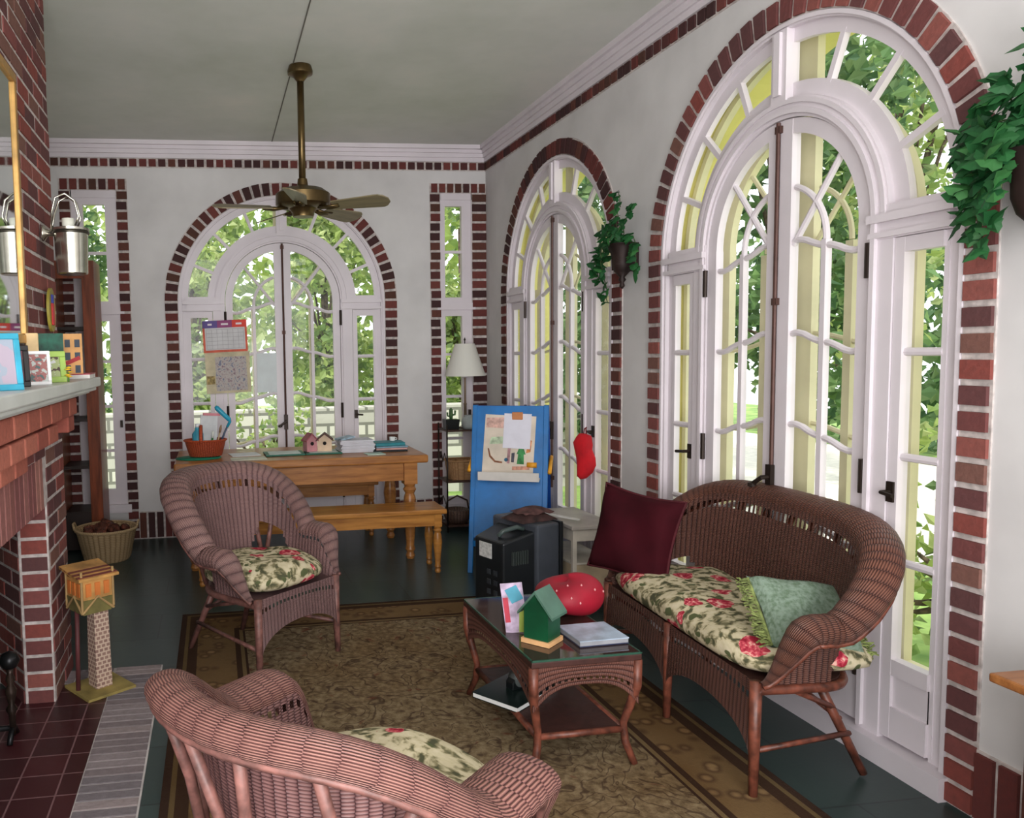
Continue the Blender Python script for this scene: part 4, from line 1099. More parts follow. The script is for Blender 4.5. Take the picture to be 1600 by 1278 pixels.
M().box((-CW / 2 + .018, -.0055, -CH + .02), (CW / 2 - .018, -.004, -.062)).build('date_page', flat('calendar_page', (206, 204, 206), .7, var=.03), cal)
m = M()
for i in range(8): x = -CW / 2 + .03 + i * (CW - .06) / 7; m.box((x - .001, -.0062, -CH + .03), (x + .001, -.0055, -.075))
for j in range(6): z = -.075 - j * (CH - .105) / 5; m.box((-CW / 2 + .03, -.0062, z - .001), (CW / 2 - .03, -.0055, z + .001))
m.build('date_grid', flat('grid_grey', (146, 140, 146), .7, var=0), cal)
M().box((-CW / 2 + .005, -.003, -.62), (CW / 2 + .01, 0, -CH)).build('picture_page', flat('calendar_tan', (198, 186, 156), .7), cal)
k = N('scribbled_map'); v = k.noise(k.coord(), 42, 3); k.color(k.ramp(v, [(.36, (120, 124, 146)), (.46, (186, 178, 172)), (.6, (170, 158, 158)), (.68, (130, 104, 116))])); k.rough(.7)
M().box((-CW / 2 + .09, -.0045, -.60), (CW / 2 - .02, -.003, -CH - .04)).build('map_picture', k.m, cal); M().box((-CW / 2 + .012, -.0045, -.54), (-CW / 2 + .08, -.003, -.47)).build('small_picture', flat('olive_picture', (150, 130, 84), .7, var=.3, scale=40), cal)
wp = M().box((-.085, -.003, -.17), (.085, 0, .17)).build('taped_paper', flat('blank_white_paper', (214, 222, 224), .7, var=.02)); wp.location = (-1.98, -.012, 1.405); tag(wp, 'blank white paper taped on the arched back door next to the calendar', 'paper')

# ------------------------------------------------------------------ easel, television, child's table
ez = thing('easel', 'bright blue double-sided child easel with yellow braces near the corner', 'easel')
TL, TR = Vector((-.565, -1.33, 1.165)), Vector((-.09, -1.575, 1.165))
ud = (TR - TL); WE = ud.length; ud.normalize()
nf = Vector((ud.y, -ud.x, 0))          # towards the camera side
ez.location = TL; ez.location.z = 0; ez.rotation_euler.z = math.atan2(ud.y, ud.x)
# local: x along top, -y to the camera, z up
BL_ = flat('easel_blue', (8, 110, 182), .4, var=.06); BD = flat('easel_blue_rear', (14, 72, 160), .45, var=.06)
def easel_side(sgn, mat, nm):
    # sgn -1: front (leans to -y)
    for x in (0, WE - .035):
        m = M(); m.hexa([(x, sgn * .30 - .012, 0), (x + .035, sgn * .30 - .012, 0), (x + .035, sgn * .30 + .012, 0), (x, sgn * .30 + .012, 0), (x, sgn * .015 - .012, 1.165), (x + .035, sgn * .015 - .012, 1.165), (x + .035, sgn * .015 + .012, 1.165), (x, sgn * .015 + .012, 1.165)]); m.build('side_rail', mat, ez, bevel=.004)
    yb_ = lambda z: sgn * (.30 - .285 * z / 1.165)
    m = M(); z0, z1 = .24, 1.16; m.hexa([(.03, yb_(z0) - .006, z0), (WE - .03, yb_(z0) - .006, z0), (WE - .03, yb_(z0) + .006, z0), (.03, yb_(z0) + .006, z0), (.03, yb_(z1) - .006, z1), (WE - .03, yb_(z1) - .006, z1), (WE - .03, yb_(z1) + .006, z1), (.03, yb_(z1) + .006, z1)]); m.build('board', mat, ez)
    m = M(); m.box((.03, yb_(.2) - .01, .18), (WE - .03, yb_(.2) + .01, .22)); m.build('cross_bar', mat, ez)
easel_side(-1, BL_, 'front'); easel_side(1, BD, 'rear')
YF_ = lambda z: -(.30 - .285 * z / 1.165)
YEL = flat('easel_yellow', (238, 164, 40), .4, var=.05)
for x in (-.012, WE + .012): M().tube([(x, YF_(.74) - .02, .70), (x, -YF_(.78) - .05, .79)], .014, 8).build('brace', YEL, ez, True)
M().tube([(WE - .14, YF_(.755) - .015, .752), (WE - .075, YF_(.755) - .02, .752)], .019, 8).build('tray_knob', YEL, ez, True)
m = M(); m.box((.07, YF_(.66) - .13, .655), (WE - .05, YF_(.66) - .0, .665)); m.box((.07, YF_(.66) - .13, .665), (WE - .05, YF_(.66) - .12, .715)); m.build('paint_tray', flat('tray_white', (214, 208, 202), .4, var=.03), ez)
M().obox((WE * .60, YF_(1.09) - .016, 1.09), (.075, .02, .055)).build('paper_clip', flat('clip_wood', (196, 124, 72), .5), ez, bevel=.004)
pp = thing('easel_painting', "large child's painting on cream paper clipped to the blue easel", 'painting', ez.location, ez.rotation_euler.z)
tilt = math.atan2(.285, 1.165)
T = Matrix.Translation((WE * .50, YF_(.88) - .010, .885)) @ Euler((-tilt, 0, 0)).to_matrix().to_4x4() @ Euler((0, .04, 0)).to_matrix().to_4x4()
m = M(); m.T = T; m.box((-.18, -.002, -.205), (.175, .002, .215)); m.build('paper_sheet', flat('cream_drawing_paper', (222, 208, 192), .8, var=.06, scale=5), pp)
def blot(nm, pts, col):
    m = M(); m.T = T; m.prism([(x, -.0035, z) for x, z in pts], (0, .0012, 0)); m.build(nm, flat(col[0], col[1], .8, var=.15, scale=30), pp)
blot('green_tree', [(.06, -.13), (.11, -.13), (.105, -.06), (.118, -.06), (.085, .03), (.055, -.06), (.066, -.06)], ('crayon_green', (70, 140, 84)))
blot('brown_tail', [(-.14, -.03), (-.125, -.08), (-.09, -.115), (-.04, -.12), (-.042, -.132), (-.095, -.128), (-.135, -.09), (-.15, -.03)], ('crayon_brown', (140, 92, 66)))
blot('blue_dot', [(.0 + .014 * cos(i * PI / 5) + -.015, -.105 + .014 * sin(i * PI / 5)) for i in range(10)], ('crayon_blue', (60, 110, 140)))
blot('orange_strip', [(.12, -.05), (.15, -.04), (.155, .04), (.13, .05)], ('crayon_orange', (206, 134, 84)))
blot('pink_wash', [(-.17, .12), (-.02, .12), (-.02, .2), (-.17, .19)], ('crayon_pink', (216, 176, 164)))
blot('salmon_ground', [(.03, -.175), (.15, -.165), (.15, -.14), (.03, -.15)], ('crayon_salmon', (206, 150, 128)))
blot('grey_figure', [(.02, -.12), (.04, -.12), (.042, -.05), (.02, -.055)], ('crayon_grey', (84, 84, 96)))
blot('mauve_figure', [(-.01, -.13), (.01, -.13), (.012, -.02), (-.008, -.02)], ('crayon_mauve', (184, 140, 144)))
blot('pale_green_scrawl', [(-.14, 0), (-.03, .01), (-.05, .06), (-.13, .05)], ('crayon_mint', (186, 202, 172)))
wp = thing('easel_note', 'small white sheet held by the clip over the painting on the easel', 'paper', ez.location, ez.rotation_euler.z)
m = M(); m.T = Matrix.Translation((WE * .60, YF_(.98) - .016, .985)) @ Euler((-tilt, .03, 0)).to_matrix().to_4x4(); m.box((-.095, -.0015, -.125), (.095, .0015, .125)); m.build('white_sheet', flat('bright_white_paper', (226, 224, 236), .8, var=.02), wp)

tv = thing('television', 'black tube television standing on the floor with its back to the room', 'television', (-.80, -2.56, .012), math.radians(20))
BLK = flat('tv_black', (30, 33, 36), .38, var=.08); GRY = flat('tv_charcoal', (70, 74, 82), .42, var=.05)
# local: x rear->front, y across, origin near rear lower corner
m = M(); m.hexa([(0, 0, .0), (.34, -.03, .0), (.34, .34, .0), (0, .26, .0), (.0, 0, .425), (.34, -.03, .50), (.34, .34, .50), (0, .26, .425)]); m.build('rear_housing', BLK, tv, bevel=.012)
M().box((.22, -.045, 0), (.40, .36, .515)).build('front_housing', GRY, tv, bevel=.015); M().box((.40, -.05, 0), (.425, .365, .52)).build('screen_bezel', BLK, tv, bevel=.006)
M().box((.424, -.0, .09), (.428, .32, .47)).build('screen', flat('screen_glass', (28, 32, 34), .08, var=0), tv)
M().box((-.004, .10, .315), (.002, .21, .405)).build('rating_label', flat('label_white', (214, 214, 212), .6, var=.08, scale=60), tv)
for i in range(3):
    for j in range(2): M().box((-.005, .05 + j * .06, .10 + i * .06), (.002, .08 + j * .06, .13 + i * .06)).build('socket_panel', flat('socket_grey', (62, 66, 72), .4), tv)
m = M()
for i in range(7): x = .06 + i * .018; m.box((x, -.022, .29), (x + .006, .0 - .002, .37))
m.build('vent', flat('vent_black', (62, 68, 66), .5), tv)
m = M(); m.tube([(.05, .10, .445), (.08, .09, .475), (.16, .06, .495), (.2, .05, .48)], .014, 8); m.build('carry_handle', flat('handle_grey_green', (72, 84, 82), .3), tv, True)
bg = thing('cloth_bundle', 'dark brown folded cloth lying on top of the television', 'cloth', (-.545, -2.33, .517), .3)
m = M(); 
def clothfn(u, v): return (-.14 + .28 * u, -.11 + .22 * v, .012 + .05 * math.sin(PI * u) ** .6 * math.sin(PI * v) ** .6 + .010 * sin(17 * u + 5 * v) * sin(PI * u) * sin(PI * v))
m.grid(clothfn, 22, 16); m.build('cloth_fold', flat('dark_brown_cloth', (66, 44, 42), .9, var=.3, scale=18), bg, True)
def clothfn2(u, v): return (-.10 + .22 * u, -.09 + .16 * v, .055 + .03 * math.sin(PI * u) ** .6 * math.sin(PI * v) ** .6 + .006 * sin(13 * u + 9 * v))
M().grid(clothfn2, 18, 12).build('cloth_fold', flat('plum_brown_cloth', (84, 56, 54), .9, var=.25, scale=18), bg, True)
kt = thing('play_table', 'small cream wooden play table between the television and the settee', 'table', (-.20, -2.20, 0), .03)
CR = flat('play_table_cream', (206, 198, 184), .5, var=.06)
M().box((-.15, -.28, .475), (.15, .28, .50)).build('tabletop', flat('play_table_grey_top', (176, 168, 160), .35, var=.06), kt, bevel=.005)
for x in (-.135, .115):
    for y in (-.265, .245): M().box((x, y, 0), (x + .025, y + .025, .475)).build('leg', CR, kt)
M().box((-.13, -.25, .40), (.13, .25, .475)).build('apron', CR, kt)
M().box((-.13, -.26, .10), (.13, .26, .26)).build('storage_box', flat('beige_panel', (196, 176, 146), .6, var=.08), kt, bevel=.006)
M().box((-.136, -.266, .26), (.136, .266, .272)).build('box_lid', CR, kt)
rl = thing('paint_brush', 'long white paint brush bridging the easel tray and play table', 'brush', (-.27, -2.02, .56)); 
rl.location = (-.255, -2.36, .512); rl.rotation_euler = (0, -.0, math.radians(118))
M().box((-.02, -.012, 0), (.30, .012, .008)).build('handle', flat('brush_white', (224, 222, 218), .4, var=0), rl); M().box((.30, -.016, -.0), (.36, .016, .009)).build('bristle', flat('brush_blue_bristle', (90, 150, 176), .7), rl)
# red stuffed toy hanging on the far side doors
rs = thing('red_mitt', 'red felt mitt hanging on the french door nearest the corner', 'mitt', (-.085, -2.12, .865), .55)
m = M()
out = [(-.06, .13), (-.04, .15), (.0, .152), (.045, .14), (.055, .08), (.05, .05), (.075, .0), (.08, -.05), (.055, -.10), (.01, -.14), (-.03, -.15), (-.055, -.13), (-.055, -.06), (-.062, .0), (-.075, .05), (-.085, .09)]
def mitt(u, v):
    i = u * len(out); a_, b_ = out[int(i) % len(out)], out[(int(i) + 1) % len(out)]; w = i - int(i)
    x, z = lerp(a_[0], b_[0], w), lerp(a_[1], b_[1], w)
    ph = PI * (v - .5); k_ = max(0.0, cos(ph)) ** .85
    cx, cz = 0, lerp(0, z, .6)
    return (.028 * sin(ph), -(cx + (x - cx) * k_), cz + (z - cz) * k_)
m.grid(mitt, 48, 10, closeu=True); m.build('mitt_body', flat('red_felt', (200, 24, 36), .8, var=.08), rs, True)
M().tube([(0, -.01, .145), (.01, .0, .18), (.02, .0, .19), (.01, .01, .18), (0, .01, .145)], .004, 6).build('hanging_loop', flat('dark_red_loop', (110, 20, 26), .8), rs, True)

# ------------------------------------------------------------------ etagere, lamp and baskets in the corner
et = thing('etagere', 'slim dark metal etagere with wooden shelves before the corner window', 'shelf unit', (-.31, -.235, 0))
for x in (-.17, .17):
    for y in (-.13, .13):
        M().tube([(x, y, 0), (x, y, .93)], .007, 8).build('post', IRON, et, True)
for z in (.06, .445, .885): M().box((-.17, -.13, z - .016), (.17, .13, z)).build('shelf', flat('etagere_wood', (72, 46, 36), .5), et)
for x in (-.17, .17):
    M().tube([(x, -.13, .60 + .0), (x, -.05, .68), (x, 0, .60), (x, .05, .68), (x, .13, .60)], .004, 6).build('side_scroll', IRON, et, True); M().tube([(x, -.13, .2), (x, 0, .30), (x, .13, .2)], .004, 6).build('side_scroll', IRON, et, True)
lp = thing('table_lamp', 'table lamp with white cone shade standing on the etagere', 'lamp', (-.265, -.20, .886))
M().lathe([(.055, 0), (.06, .01), (.03, .02), (.014, .03), (.012, .20), (.016, .21), (.01, .22), (.01, .44)], n=18).build('lamp_base', flat('lamp_brown', (120, 100, 84), .4, .3), lp, True, angle=.7)
k = N('lamp_shade_white'); k.color((222, 220, 212)); k.rough(.8)
M().lathe([(.178, .455), (.085, .735)], n=36, cap=False).build('lamp_shade', k.m, lp, True); M().lathe([(.085, .733), (.001, .735)], n=36, cap=False).build('shade_top', k.m, lp, True)
M().lathe([(.005, .735), (.005, .76), (.01, .77), (.001, .79)], n=10).build('finial', IRON, lp, True)
pl = thing('potted_cactus', 'small green cactus in a black square planter on the etagere', 'potted plant', (-.415, -.27, .886))
m = M(); m.hexa([(-.055, -.05, 0), (.055, -.05, 0), (.055, .05, 0), (-.055, .05, 0), (-.062, -.055, .085), (.062, -.055, .085), (.062, .055, .085), (-.062, .055, .085)]); m.build('planter', flat('planter_black', (24, 24, 24), .35, var=0), pl)
m = M(); m.lathe([(.014, .085), (.018, .12), (.016, .17), (.001, .185)], n=12); m.tube([(.01, 0, .12), (.035, 0, .125), (.038, 0, .16)], .009, 8); m.tube([(-.01, 0, .11), (-.03, 0, .115), (-.032, 0, .145)], .008, 8); m.build('cactus', flat('cactus_green', (70, 104, 60), .6), pl, True)
wb_ = thing('ceramic_jar', 'pale grey ceramic jar beside the black planter on the etagere', 'jar', (-.27, -.315, .886))
M().lathe([(.045, 0), (.06, .02), (.065, .06), (.05, .10), (.036, .11), (.04, .12), (.034, .12), (.001, .11)], n=20).build('jar_body', flat('grey_ceramic', (176, 184, 184), .4), wb_, True)
tbk = thing('shelf_basket', 'tan woven basket of dark greenery on the middle etagere shelf', 'basket', (-.315, -.245, .446))
TBM = wicker('tan_basket_weave', (110, 74, 46), (180, 132, 88), (210, 164, 116), P=.03, p=.012)
m = M(); m.grid(lambda u, v: ((.115 + .025 * v) * (abs(cos(2 * PI * u)) ** .5) * math.copysign(1, cos(2 * PI * u)), (.095 + .015 * v) * (abs(sin(2 * PI * u)) ** .5) * math.copysign(1, sin(2 * PI * u)), .165 * v), 40, 6, lambda u, v: (u * .8, v * .16), closeu=True); m.build('basket_body', TBM, tbk, True)
M().box((-.11, -.09, .0), (.11, .09, .012)).build('basket_base', TBM, tbk)
M().tube([((.142) * (abs(cos(2 * PI * i / 40)) ** .5) * math.copysign(1, cos(2 * PI * i / 40)), .112 * (abs(sin(2 * PI * i / 40)) ** .5) * math.copysign(1, sin(2 * PI * i / 40)), .165) for i in range(40)], .008, 6, True).build('basket_rim', TBM, tbk, True)
lbk = thing('wire_basket', 'dark round basket on the bottom etagere shelf', 'basket', (-.36, -.25, .061))
DB = wicker('dark_basket_weave', (36, 26, 22), (88, 66, 56), (120, 92, 78), P=.03, p=.012)
M().lathe([(.085, 0), (.11, .04), (.115, .11), (.10, .12), (.09, .10), (.001, .04)], n=26).build('basket_body', DB, lbk, True); M().tube([(.105, 0, .11), (.09, 0, .19), (0, 0, .235), (-.09, 0, .19), (-.105, 0, .11)], .008, 8).build('basket_handle', DB, lbk, True)

# ------------------------------------------------------------------ plants
IVY = leafmat('ivy_leaf_green', [(22, 66, 32), (40, 96, 50), (30, 80, 44), (62, 118, 62)], .12)
def ivy_leaf(m, p, d, up, s):
    d = Vector(d).normalized(); sd = d.cross(Vector(up)).normalized(); nn_ = sd.cross(d)
    sh = [(0, 0), (.28, -.12), (.52, .12), (.36, .34), (.34, .62), (.0, 1.0), (-.34, .62), (-.36, .34), (-.52, .12), (-.28, -.12)]
    ids = [m.pv(Vector(p) + sd * x * s + d * y * s - nn_ * (abs(x) * .35 + y * y * .15) * s) for x, y in sh]
    c_ = m.pv(Vector(p) + d * .3 * s + nn_ * .04 * s)
    for i in range(len(ids)): m.face((c_, ids[i], ids[(i + 1) % len(ids)]))
def ivy(root, vines, seed, s0, s1, step=.035):
    r = random.Random(seed); lf, st = M(), M()
    for P in vines:
        P = [Vector(p) for p in P]
        fine = []
        for a_, b_ in zip(P, P[1:]):
            n = max(2, int((b_ - a_).length / step))
            for i in range(n): fine.append(a_.lerp(b_, i / n) + Vector((r.uniform(-.008, .008), r.uniform(-.012, .012), r.uniform(-.012, .012))))
        fine.append(P[-1]); st.tube(fine, .0028, 5)
        for q_ in fine[1:]:
            for rep in range(2):
                if r.random() < .14: continue
                d = Vector((r.uniform(-1, .15), r.uniform(-1, 1), r.uniform(-1.1, .5)))
                ivy_leaf(lf, q_ + Vector((min(0, r.uniform(-.025, .005)), 0, 0)), d, (-.8 + r.uniform(-.5, .5), r.uniform(-.6, .6), .6 + r.uniform(-.4, .4)), r.uniform(s0, s1))
    lf.build('foliage', IVY, root); st.build('vine_stem', flat('vine_green', (64, 84, 48), .7), root, True)
def sconce_pot(root, z0, sc_=1.0):
    POT = flat('dark_iron_pot', (44, 30, 28), .55, .3, var=.2)
    m = M()
    pr = [(.004, -.20), (.016, -.185), (.010, -.165), (.022, -.15), (.014, -.135), (.045, -.10), (.058, -.06), (.06, -.01), (.075, .03), (.08, .05), (.085, .055), (.07, .05), (.001, .04)]
    m.lathe([(a_ * sc_, z0 + b_ * sc_) for a_, b_ in pr], n=22); m.build('wall_pot', POT, root, True)
    M().box((.0, -.03, z0 - .10), (.085 * sc_, .03, z0 + .06)).build('wall_bracket', POT, root)
pb = thing('ivy_plant', 'trailing ivy in a dark wall pot between the two right-hand arches', 'ivy plant', (-.095, -2.60, 2.10))
sconce_pot(pb, 0)
ivy(pb, [[(0, 0, .06), (0, .10, .13), (-.01, .18, .10), (-.01, .22, -.02)], [(0, .02, .06), (-.02, .12, .05), (-.02, .19, -.03), (0, .20, -.14), (0, .17, -.27)], [(0, 0, .06), (-.02, .03, .16), (0, .05, .28), (0, .05, .35)], [(0, 0, .06), (-.03, -.06, .14), (-.02, -.10, .22), (0, -.12, .26)],
         [(0, 0, .06), (-.03, -.08, .10), (-.02, -.14, .08), (0, -.17, .0)], [(0, .02, .06), (-.06, .06, .1), (-.08, .10, .02), (-.05, .14, -.08)], [(0, 0, .06), (-.06, 0, .12), (-.09, .0, .05)], [(0, 0, .07), (-.03, .08, .17), (-.03, .15, .17), (0, .23, .1)],
         [(0, .1, .05), (-.03, .2, .02), (-.02, .27, -.06), (0, .28, -.13)], [(0, -.1, .04), (0, -.15, -.04), (0, -.14, -.12)]], 11, .042, .07, .03)
pa = thing('ivy_plant', 'large trailing ivy in a wall pot past the biggest arched doors', 'ivy plant', (-.10, -4.96, 2.09))
sconce_pot(pa, -.05, 1.15)
ivy(pa, [[(0, 0, .04), (-.02, .10, .12), (0, .2, .10), (0, .27, .02)], [(0, .05, .05), (-.03, .15, .05), (-.02, .2, -.05), (0, .19, -.16), (0, .16, -.24)], [(0, .02, .06), (-.02, .08, .18), (0, .12, .26)], [(0, 0, .06), (-.03, .02, .2), (0, .0, .34)], [(0, -.05, .06), (-.05, -.1, .2), (0, -.12, .3)],
         [(0, .08, .05), (-.05, .12, .0), (-.05, .13, -.10), (-.03, .10, -.2)], [(0, 0, .06), (-.08, .05, .1), (-.1, .07, .0)], [(0, -.1, .05), (-.04, -.2, .1), (0, -.26, -.05), (0, -.27, -.2)], [(0, .1, .1), (-.03, .17, .16), (0, .24, .08)], [(0, .02, .1), (-.05, .06, .2), (-.03, .13, .19)],
         [(0, .1, .0), (-.02, .17, -.04), (-.02, .22, -.1), (0, .23, -.16)], [(0, 0, 0), (-.09, .02, 0), (-.1, .03, -.1)], [(0, .03, .02), (-.05, .08, .06), (-.04, .18, .0), (-.02, .17, -.12)]], 12, .042, .068, .02)

# ------------------------------------------------------------------ ceiling fan
fan = thing('ceiling_fan', 'antique brass five-blade ceiling fan hanging on a long downrod', 'ceiling fan', (-1.845, -1.86, 0))
M().lathe([(.018, 3.24), (.022, 3.255), (.05, 3.29), (.078, 3.30), (.08, 3.318), (.07, 3.35)], n=26).build('canopy', BRASS, fan, True, angle=.8)
M().lathe([(.022, 2.58), (.022, 3.27)], n=16).build('downrod', BRASS, fan, True)
M().lathe([(.03, 2.66), (.035, 2.62), (.06, 2.605), (.13, 2.595), (.172, 2.565), (.172, 2.50), (.15, 2.485), (.09, 2.475), (.07, 2.45), (.065, 2.425), (.001, 2.42)], n=36).build('motor_housing', BRASS, fan, True, angle=.6)
FB = wood('fan_blade_wood', (132, 120, 92), (96, 86, 64), .35)
for i in range(5):
    a_ = math.radians(42 + 72 * i)
    b_ = M().tube([(.10, 0, 2.48), (.18, .02, 2.47), (.24, .0, 2.475)], .011, 8, flat=1.0); b_.tube([(.12, -.02, 2.48), (.18, -.035, 2.47), (.25, -.03, 2.475)], .008, 8)
    o = b_.build('blade_arm', BRASS, fan, True); o.rotation_euler.z = a_
    m = M(); n = 14; out = []
    for t in range(n + 1):
        u = t / n; x = .20 + .37 * u; w = (.045 + .03 * u) * (1 - max(0, (u - .8) / .2) ** 2.5 * .75)
        out.append((x, w))
    pts_ = [(x, w) for x, w in out] + [(x, -w) for x, w in out[::-1]]
    m.prism([(x, y, 2.478 - y * .34) for x, y in pts_], (0, 0, .007)); o = m.build('blade', FB, fan); o.rotation_euler.z = a_

# ------------------------------------------------------------------ dresser at the near end of the right wall
ds = thing('side_table', 'dark brown wooden side table with amber top at the near end of the doors', 'side table', (-.47, -5.20, 0))
M().box((0, -.9, .685), (.44, 0, .71)).build('tabletop', wood('amber_wood', (156, 102, 58), (112, 66, 34), .35), ds, bevel=.006)
M().box((.06, -.86, .06), (.43, -.05, .685)).build('cabinet_body', wood('dark_cabinet', (66, 36, 30), (40, 20, 18), .4), ds)
for x in (.07, .39):
    for y in (-.85, -.09): M().box((x, y, 0), (x + .035, y + .035, .06)).build('foot', DM, ds)

# ------------------------------------------------------------------ outdoors
gm = N('lawn'); v = gm.noise(gm.coord(), 3, 4); gm.color(gm.ramp(v, [(.35, (96, 130, 60)), (.65, (150, 176, 96))])); gm.rough(.9)
o = M().box((-12, .45, -.4), (14, 22, -.3)).build('lawn_ground', gm.m); tag(o, kind='structure')
o = M().box((.45, -14, -.4), (14, .45, -.3)).build('lawn_ground', gm.m); tag(o, kind='structure')
dr = M().box((3.2, -14, -.3), (8.5, 9, -.27)).build('driveway_path', flat('pale_concrete', (226, 220, 210), .8, var=.05)); tag(dr, kind='structure')
k = N('pale_stone_terrace'); bt = k.n('ShaderNodeTexBrick'); bt.inputs['Scale'].default_value = 1; bt.inputs['Brick Width'].default_value = .5; bt.inputs['Row Height'].default_value = .16; bt.inputs['Mortar Size'].default_value = .02
bt.inputs['Color1'].default_value = lin((206, 202, 194)); bt.inputs['Color2'].default_value = lin((176, 172, 166)); bt.inputs['Mortar'].default_value = lin((120, 118, 112))
cx_ = k.n('ShaderNodeSeparateXYZ'); k.l(k.coord(), cx_.inputs[0]); cb = k.n('ShaderNodeCombineXYZ'); k.l(cx_.outputs[0], cb.inputs[0]); k.l(cx_.outputs[2], cb.inputs[1]); k.l(cb.outputs[0], bt.inputs['Vector']); k.color(bt.outputs['Color']); k.rough(.9)
gw = M().box((-9, 3.2, -.3), (4, 3.6, .85)).build('garden_stone_boundary', k.m); tag(gw, kind='structure')
L1 = leafmat('spring_leaf', [(150, 172, 92), (188, 204, 124), (116, 146, 82), (214, 222, 160), (100, 128, 84)], .5)
L2 = leafmat('deep_leaf', [(92, 128, 80), (124, 156, 96), (76, 108, 76), (156, 180, 120)], .45)
BARK = flat('bark', (92, 78, 66), .9, var=.3, scale=20)
def tree(label, loc, h, rx, rz_, n, mat, seed, ls=(.10, .2), name='tree', cat='tree', low=.35):
    r = random.Random(seed); t = thing(name, label, cat, loc)
    m = M()
    cl = [(r.uniform(-1, 1) * rx * .75, r.uniform(-1, 1) * rx * .75, lerp(h * low, h, r.random())) for _ in range(26)]
    for i in range(n):
        c_ = cl[i % len(cl)]; s = .33 * rx
        while True:
            q_ = Vector((r.uniform(-1, 1), r.uniform(-1, 1), r.uniform(-1, 1)))
            if q_.length < 1: break
        p = Vector(c_) + Vector((q_.x * s * 1.3, q_.y * s * 1.3, q_.z * s * rz_))
        a_ = Euler((r.uniform(0, 6), r.uniform(0, 6), r.uniform(0, 6))).to_matrix()
        l = r.uniform(*ls); w = l * .32
        ids = [m.pv(p + a_ @ Vector(v_)) for v_ in ((0, 0, 0), (w, l * .4, .02), (0, l, 0), (-w, l * .4, .02))]
        m.face(ids)
    m.build('crown', mat, t)
    k_ = M(); k_.tube([(0, 0, -.05), (.05, .0, h * .3), (0, .05, h * .75)], [.05 * h / 3, .04 * h / 3, .015], 8)
    for c_ in cl[:9]: k_.tube([(0, 0, h * .32), (c_[0] * .5, c_[1] * .5, lerp(h * .32, c_[2], .6)), c_], [.03, .018, .006], 6)
    k_.build('trunk', BARK, t, True)
    return t
tree('leafy yellow-green tree beyond the stone terrace, behind the calendar panes of the back doors', (-2.75, 5.2, -.3), 5.4, .86, 1.6, 5200, L1, 1, low=.22)
tree('leafy yellow-green tree behind the right-hand panes of the arched back doors', (-.72, 5.4, -.3), 5.2, .86, 1.6, 4800, L1, 2, low=.22)
tree('green tree seen through the narrow window behind the bookcase', (-4.8, 4.9, -.3), 5.0, .86, 1.6, 4200, L2, 3, low=.2)
tree('green tree seen through the narrow window behind the table lamp', (1.4, 5.2, -.3), 5.0, .9, 1.6, 3800, L1, 4, low=.2)
tree('dark green tree outside the biggest arched doors, beyond the settee back', (3.2, .2, -.3), 5.4, 1.0, 1.6, 4600, L2, 5, low=.3)
tree('tall bright tree seen through the upper fanlight of the biggest arch', (5.6, 1.6, -.3), 7.6, 1.5, 1.5, 5200, L1, 6, low=.25)
tree('green tree outside the arched doors nearest the room corner', (2.9, 3.2, -.3), 5.0, 1.1, 1.6, 4200, L2, 7, low=.22)
tree('low bush under the panes beside the brick pier', (1.5, -3.3, -.3), 1.5, .5, 1.0, 900, L1, 8, (.06, .12), 'bush', 'bush', .15)
tree('low bush in front of the stone terrace wall behind the arched back doors', (-1.9, 2.2, -.3), 1.35, .6, .8, 1000, L1, 9, (.06, .12), 'bush', 'bush', .15)
def hedge(label, lo, hi, n, mat, seed):
    r = random.Random(seed); m = M()
    for i in range(n):
        p = Vector([r.uniform(a_, b_) for a_, b_ in zip(lo, hi)]); a_ = Euler((r.uniform(0, 6), r.uniform(0, 6), r.uniform(0, 6))).to_matrix(); l = r.uniform(.16, .34); w = l * .36
        m.face([m.pv(p + a_ @ Vector(v_)) for v_ in ((0, 0, 0), (w, l * .4, .03), (0, l, 0), (-w, l * .4, .03))])
    o = m.build('hedge', mat); tag(o, label, 'hedge')
hedge('tall pale green hedge far behind the stone terrace of the back doors', (-9, 8.2, -.3), (4.5, 9.2, 5.2), 8000, L1, 21)
hedge('tall green hedge across the driveway outside the big arched doors', (9.0, -6, -.3), (9.9, 9, 4.0), 6500, L2, 22)

# ------------------------------------------------------------------ light
w = bpy.data.worlds.new('World'); SC.world = w; w.use_nodes = True
bgn = w.node_tree.nodes['Background']; bgn.inputs[0].default_value = (.93, .97, 1.0, 1); bgn.inputs[1].default_value = 2.15
sun = bpy.data.lights.new('sun', 'SUN'); sun.energy = 3.2; sun.angle = math.radians(2); sun.color = (1, .96, .84)
so = bpy.data.objects.new('sun', sun); COL.objects.link(so); so.rotation_euler = Vector((.12, .55, -.85)).to_track_quat('-Z', 'Y').to_euler()
def area(nm, loc, tgt, sx_, sy_, e, col=(1, 1, 1)):
    l = bpy.data.lights.new(nm, 'AREA'); l.shape = 'RECTANGLE'; l.size = sx_; l.size_y = sy_; l.energy = e; l.color = col
    o = bpy.data.objects.new(nm, l); COL.objects.link(o); o.location = loc
    o.rotation_euler = (Vector(tgt) - Vector(loc)).to_track_quat('-Z', 'Y').to_euler(); return o
area('room_fill', (-1.9, -10.5, 2.6), (-1.9, -3.0, 1.9), 3.0, 2.0, 125, (1, .98, .97))
area('window_fill', (-3.5, -7.0, 2.6), (0, -1.2, 2.4), 1.6, 1.6, 30, (1, .98, .98))  # added lamp on the left, brightens the right wall
area('bounce_fill', (-2.2, -7.6, 1.2), (-2.1, -4.2, 3.35), 2.4, 1.4, 92, (1, .98, .96))
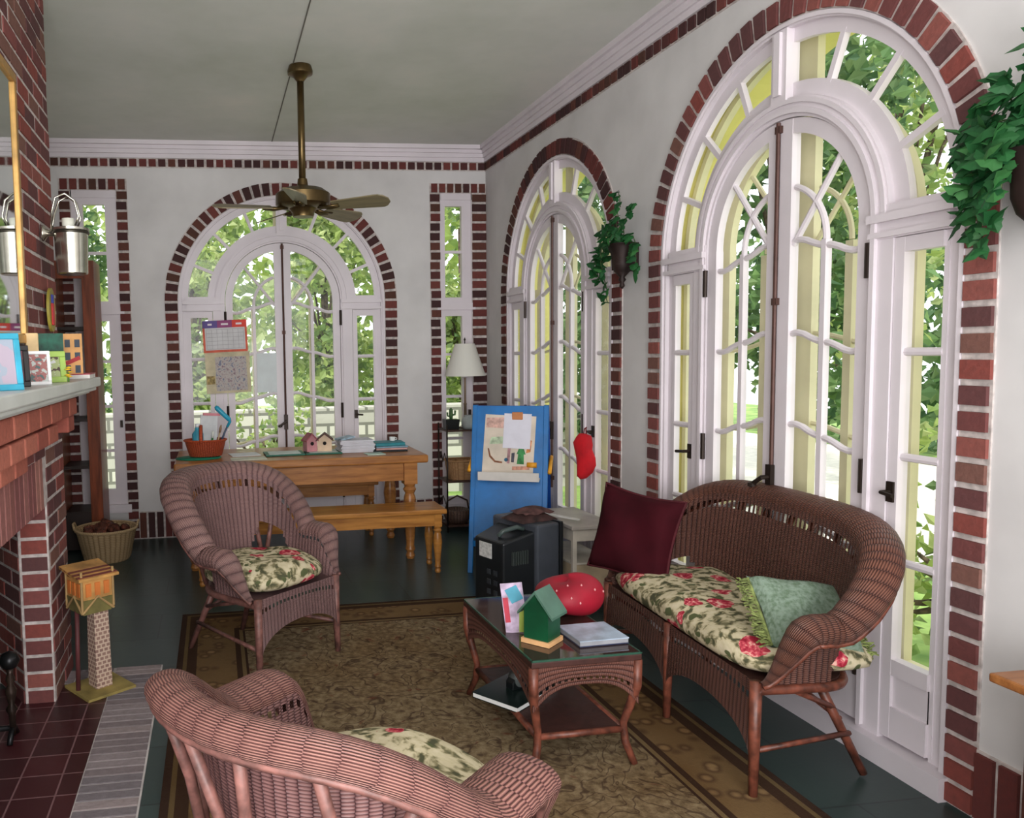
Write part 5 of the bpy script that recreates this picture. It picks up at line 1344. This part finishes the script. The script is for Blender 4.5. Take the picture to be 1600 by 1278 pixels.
area('camera_flash', (-2.35, -6.98, 1.78), (-1.9, -4.0, 1.1), .12, .08, 5, (1, .95, .9))

# ------------------------------------------------------------------ camera (off-centre crop expressed as lens shift)
def nest(root, host, kids):
    h_ = [c for c in root.children if c.name.split('.')[0] == host][0]
    for c in list(root.children):
        if c.name.split('.')[0] in kids: c.parent = h_
nest(tv, 'rear_housing', ('rating_label', 'socket_panel', 'vent', 'carry_handle')); nest(tv, 'screen_bezel', ('screen',))
nest(sc, 'bucket', ('bucket_band', 'candle')); nest(ez, 'board', ('paper_clip',)); nest(kt, 'storage_box', ('box_lid',)); nest(ct, 'tabletop', ('glass_top', 'glass_rim')); nest(ct, 'lower_shelf', ('shelf_rail',))
nest(tw, 'cabin', ('window_opening',)); nest(tw, 'roof_board', ('roof_slat',)); nest(lp, 'lamp_shade', ('shade_top', 'finial')); nest(cal, 'date_page', ('date_grid',)); nest(cal, 'picture_page', ('map_picture', 'small_picture'))
for r_ in (settee, chair1, chair2): nest(r_, 'rolled_edge', ('edge_cane',))

cam = bpy.data.cameras.new('camera'); co_ = bpy.data.objects.new('camera', cam); COL.objects.link(co_); SC.camera = co_
F, CX, CY = 1250.56, 510.05, 645.58
R = Matrix(((0.9901064317299311, -0.13882045575329094, -0.02044834740193582), (0.13691294641203622, 0.9876746647473458, -0.07585249976758124), (0.030726193252607097, 0.07230240439061905, 0.9969093556424968)))
# rows of R: camera right, forward, up in world axes
right, fwd, up_ = Vector(R[0]), Vector(R[1]), Vector(R[2])
mw = Matrix((right, up_, -fwd)).transposed().to_4x4(); mw.translation = (-2.43018361, -6.96091261, 1.57036929)
co_.matrix_world = mw
cam.sensor_fit = 'HORIZONTAL'; cam.sensor_width = 36; cam.lens = F / 1600 * 36
cam.shift_x = (800 - CX) / 1600; cam.shift_y = (CY - 639) / 1600; cam.clip_start = .02
SC.view_settings.view_transform = 'Standard'; SC.view_settings.look = 'None'; SC.view_settings.exposure = 0.0
SC.cycles.use_denoising = True; SC.cycles.max_bounces = 8; SC.cycles.transparent_max_bounces = 16
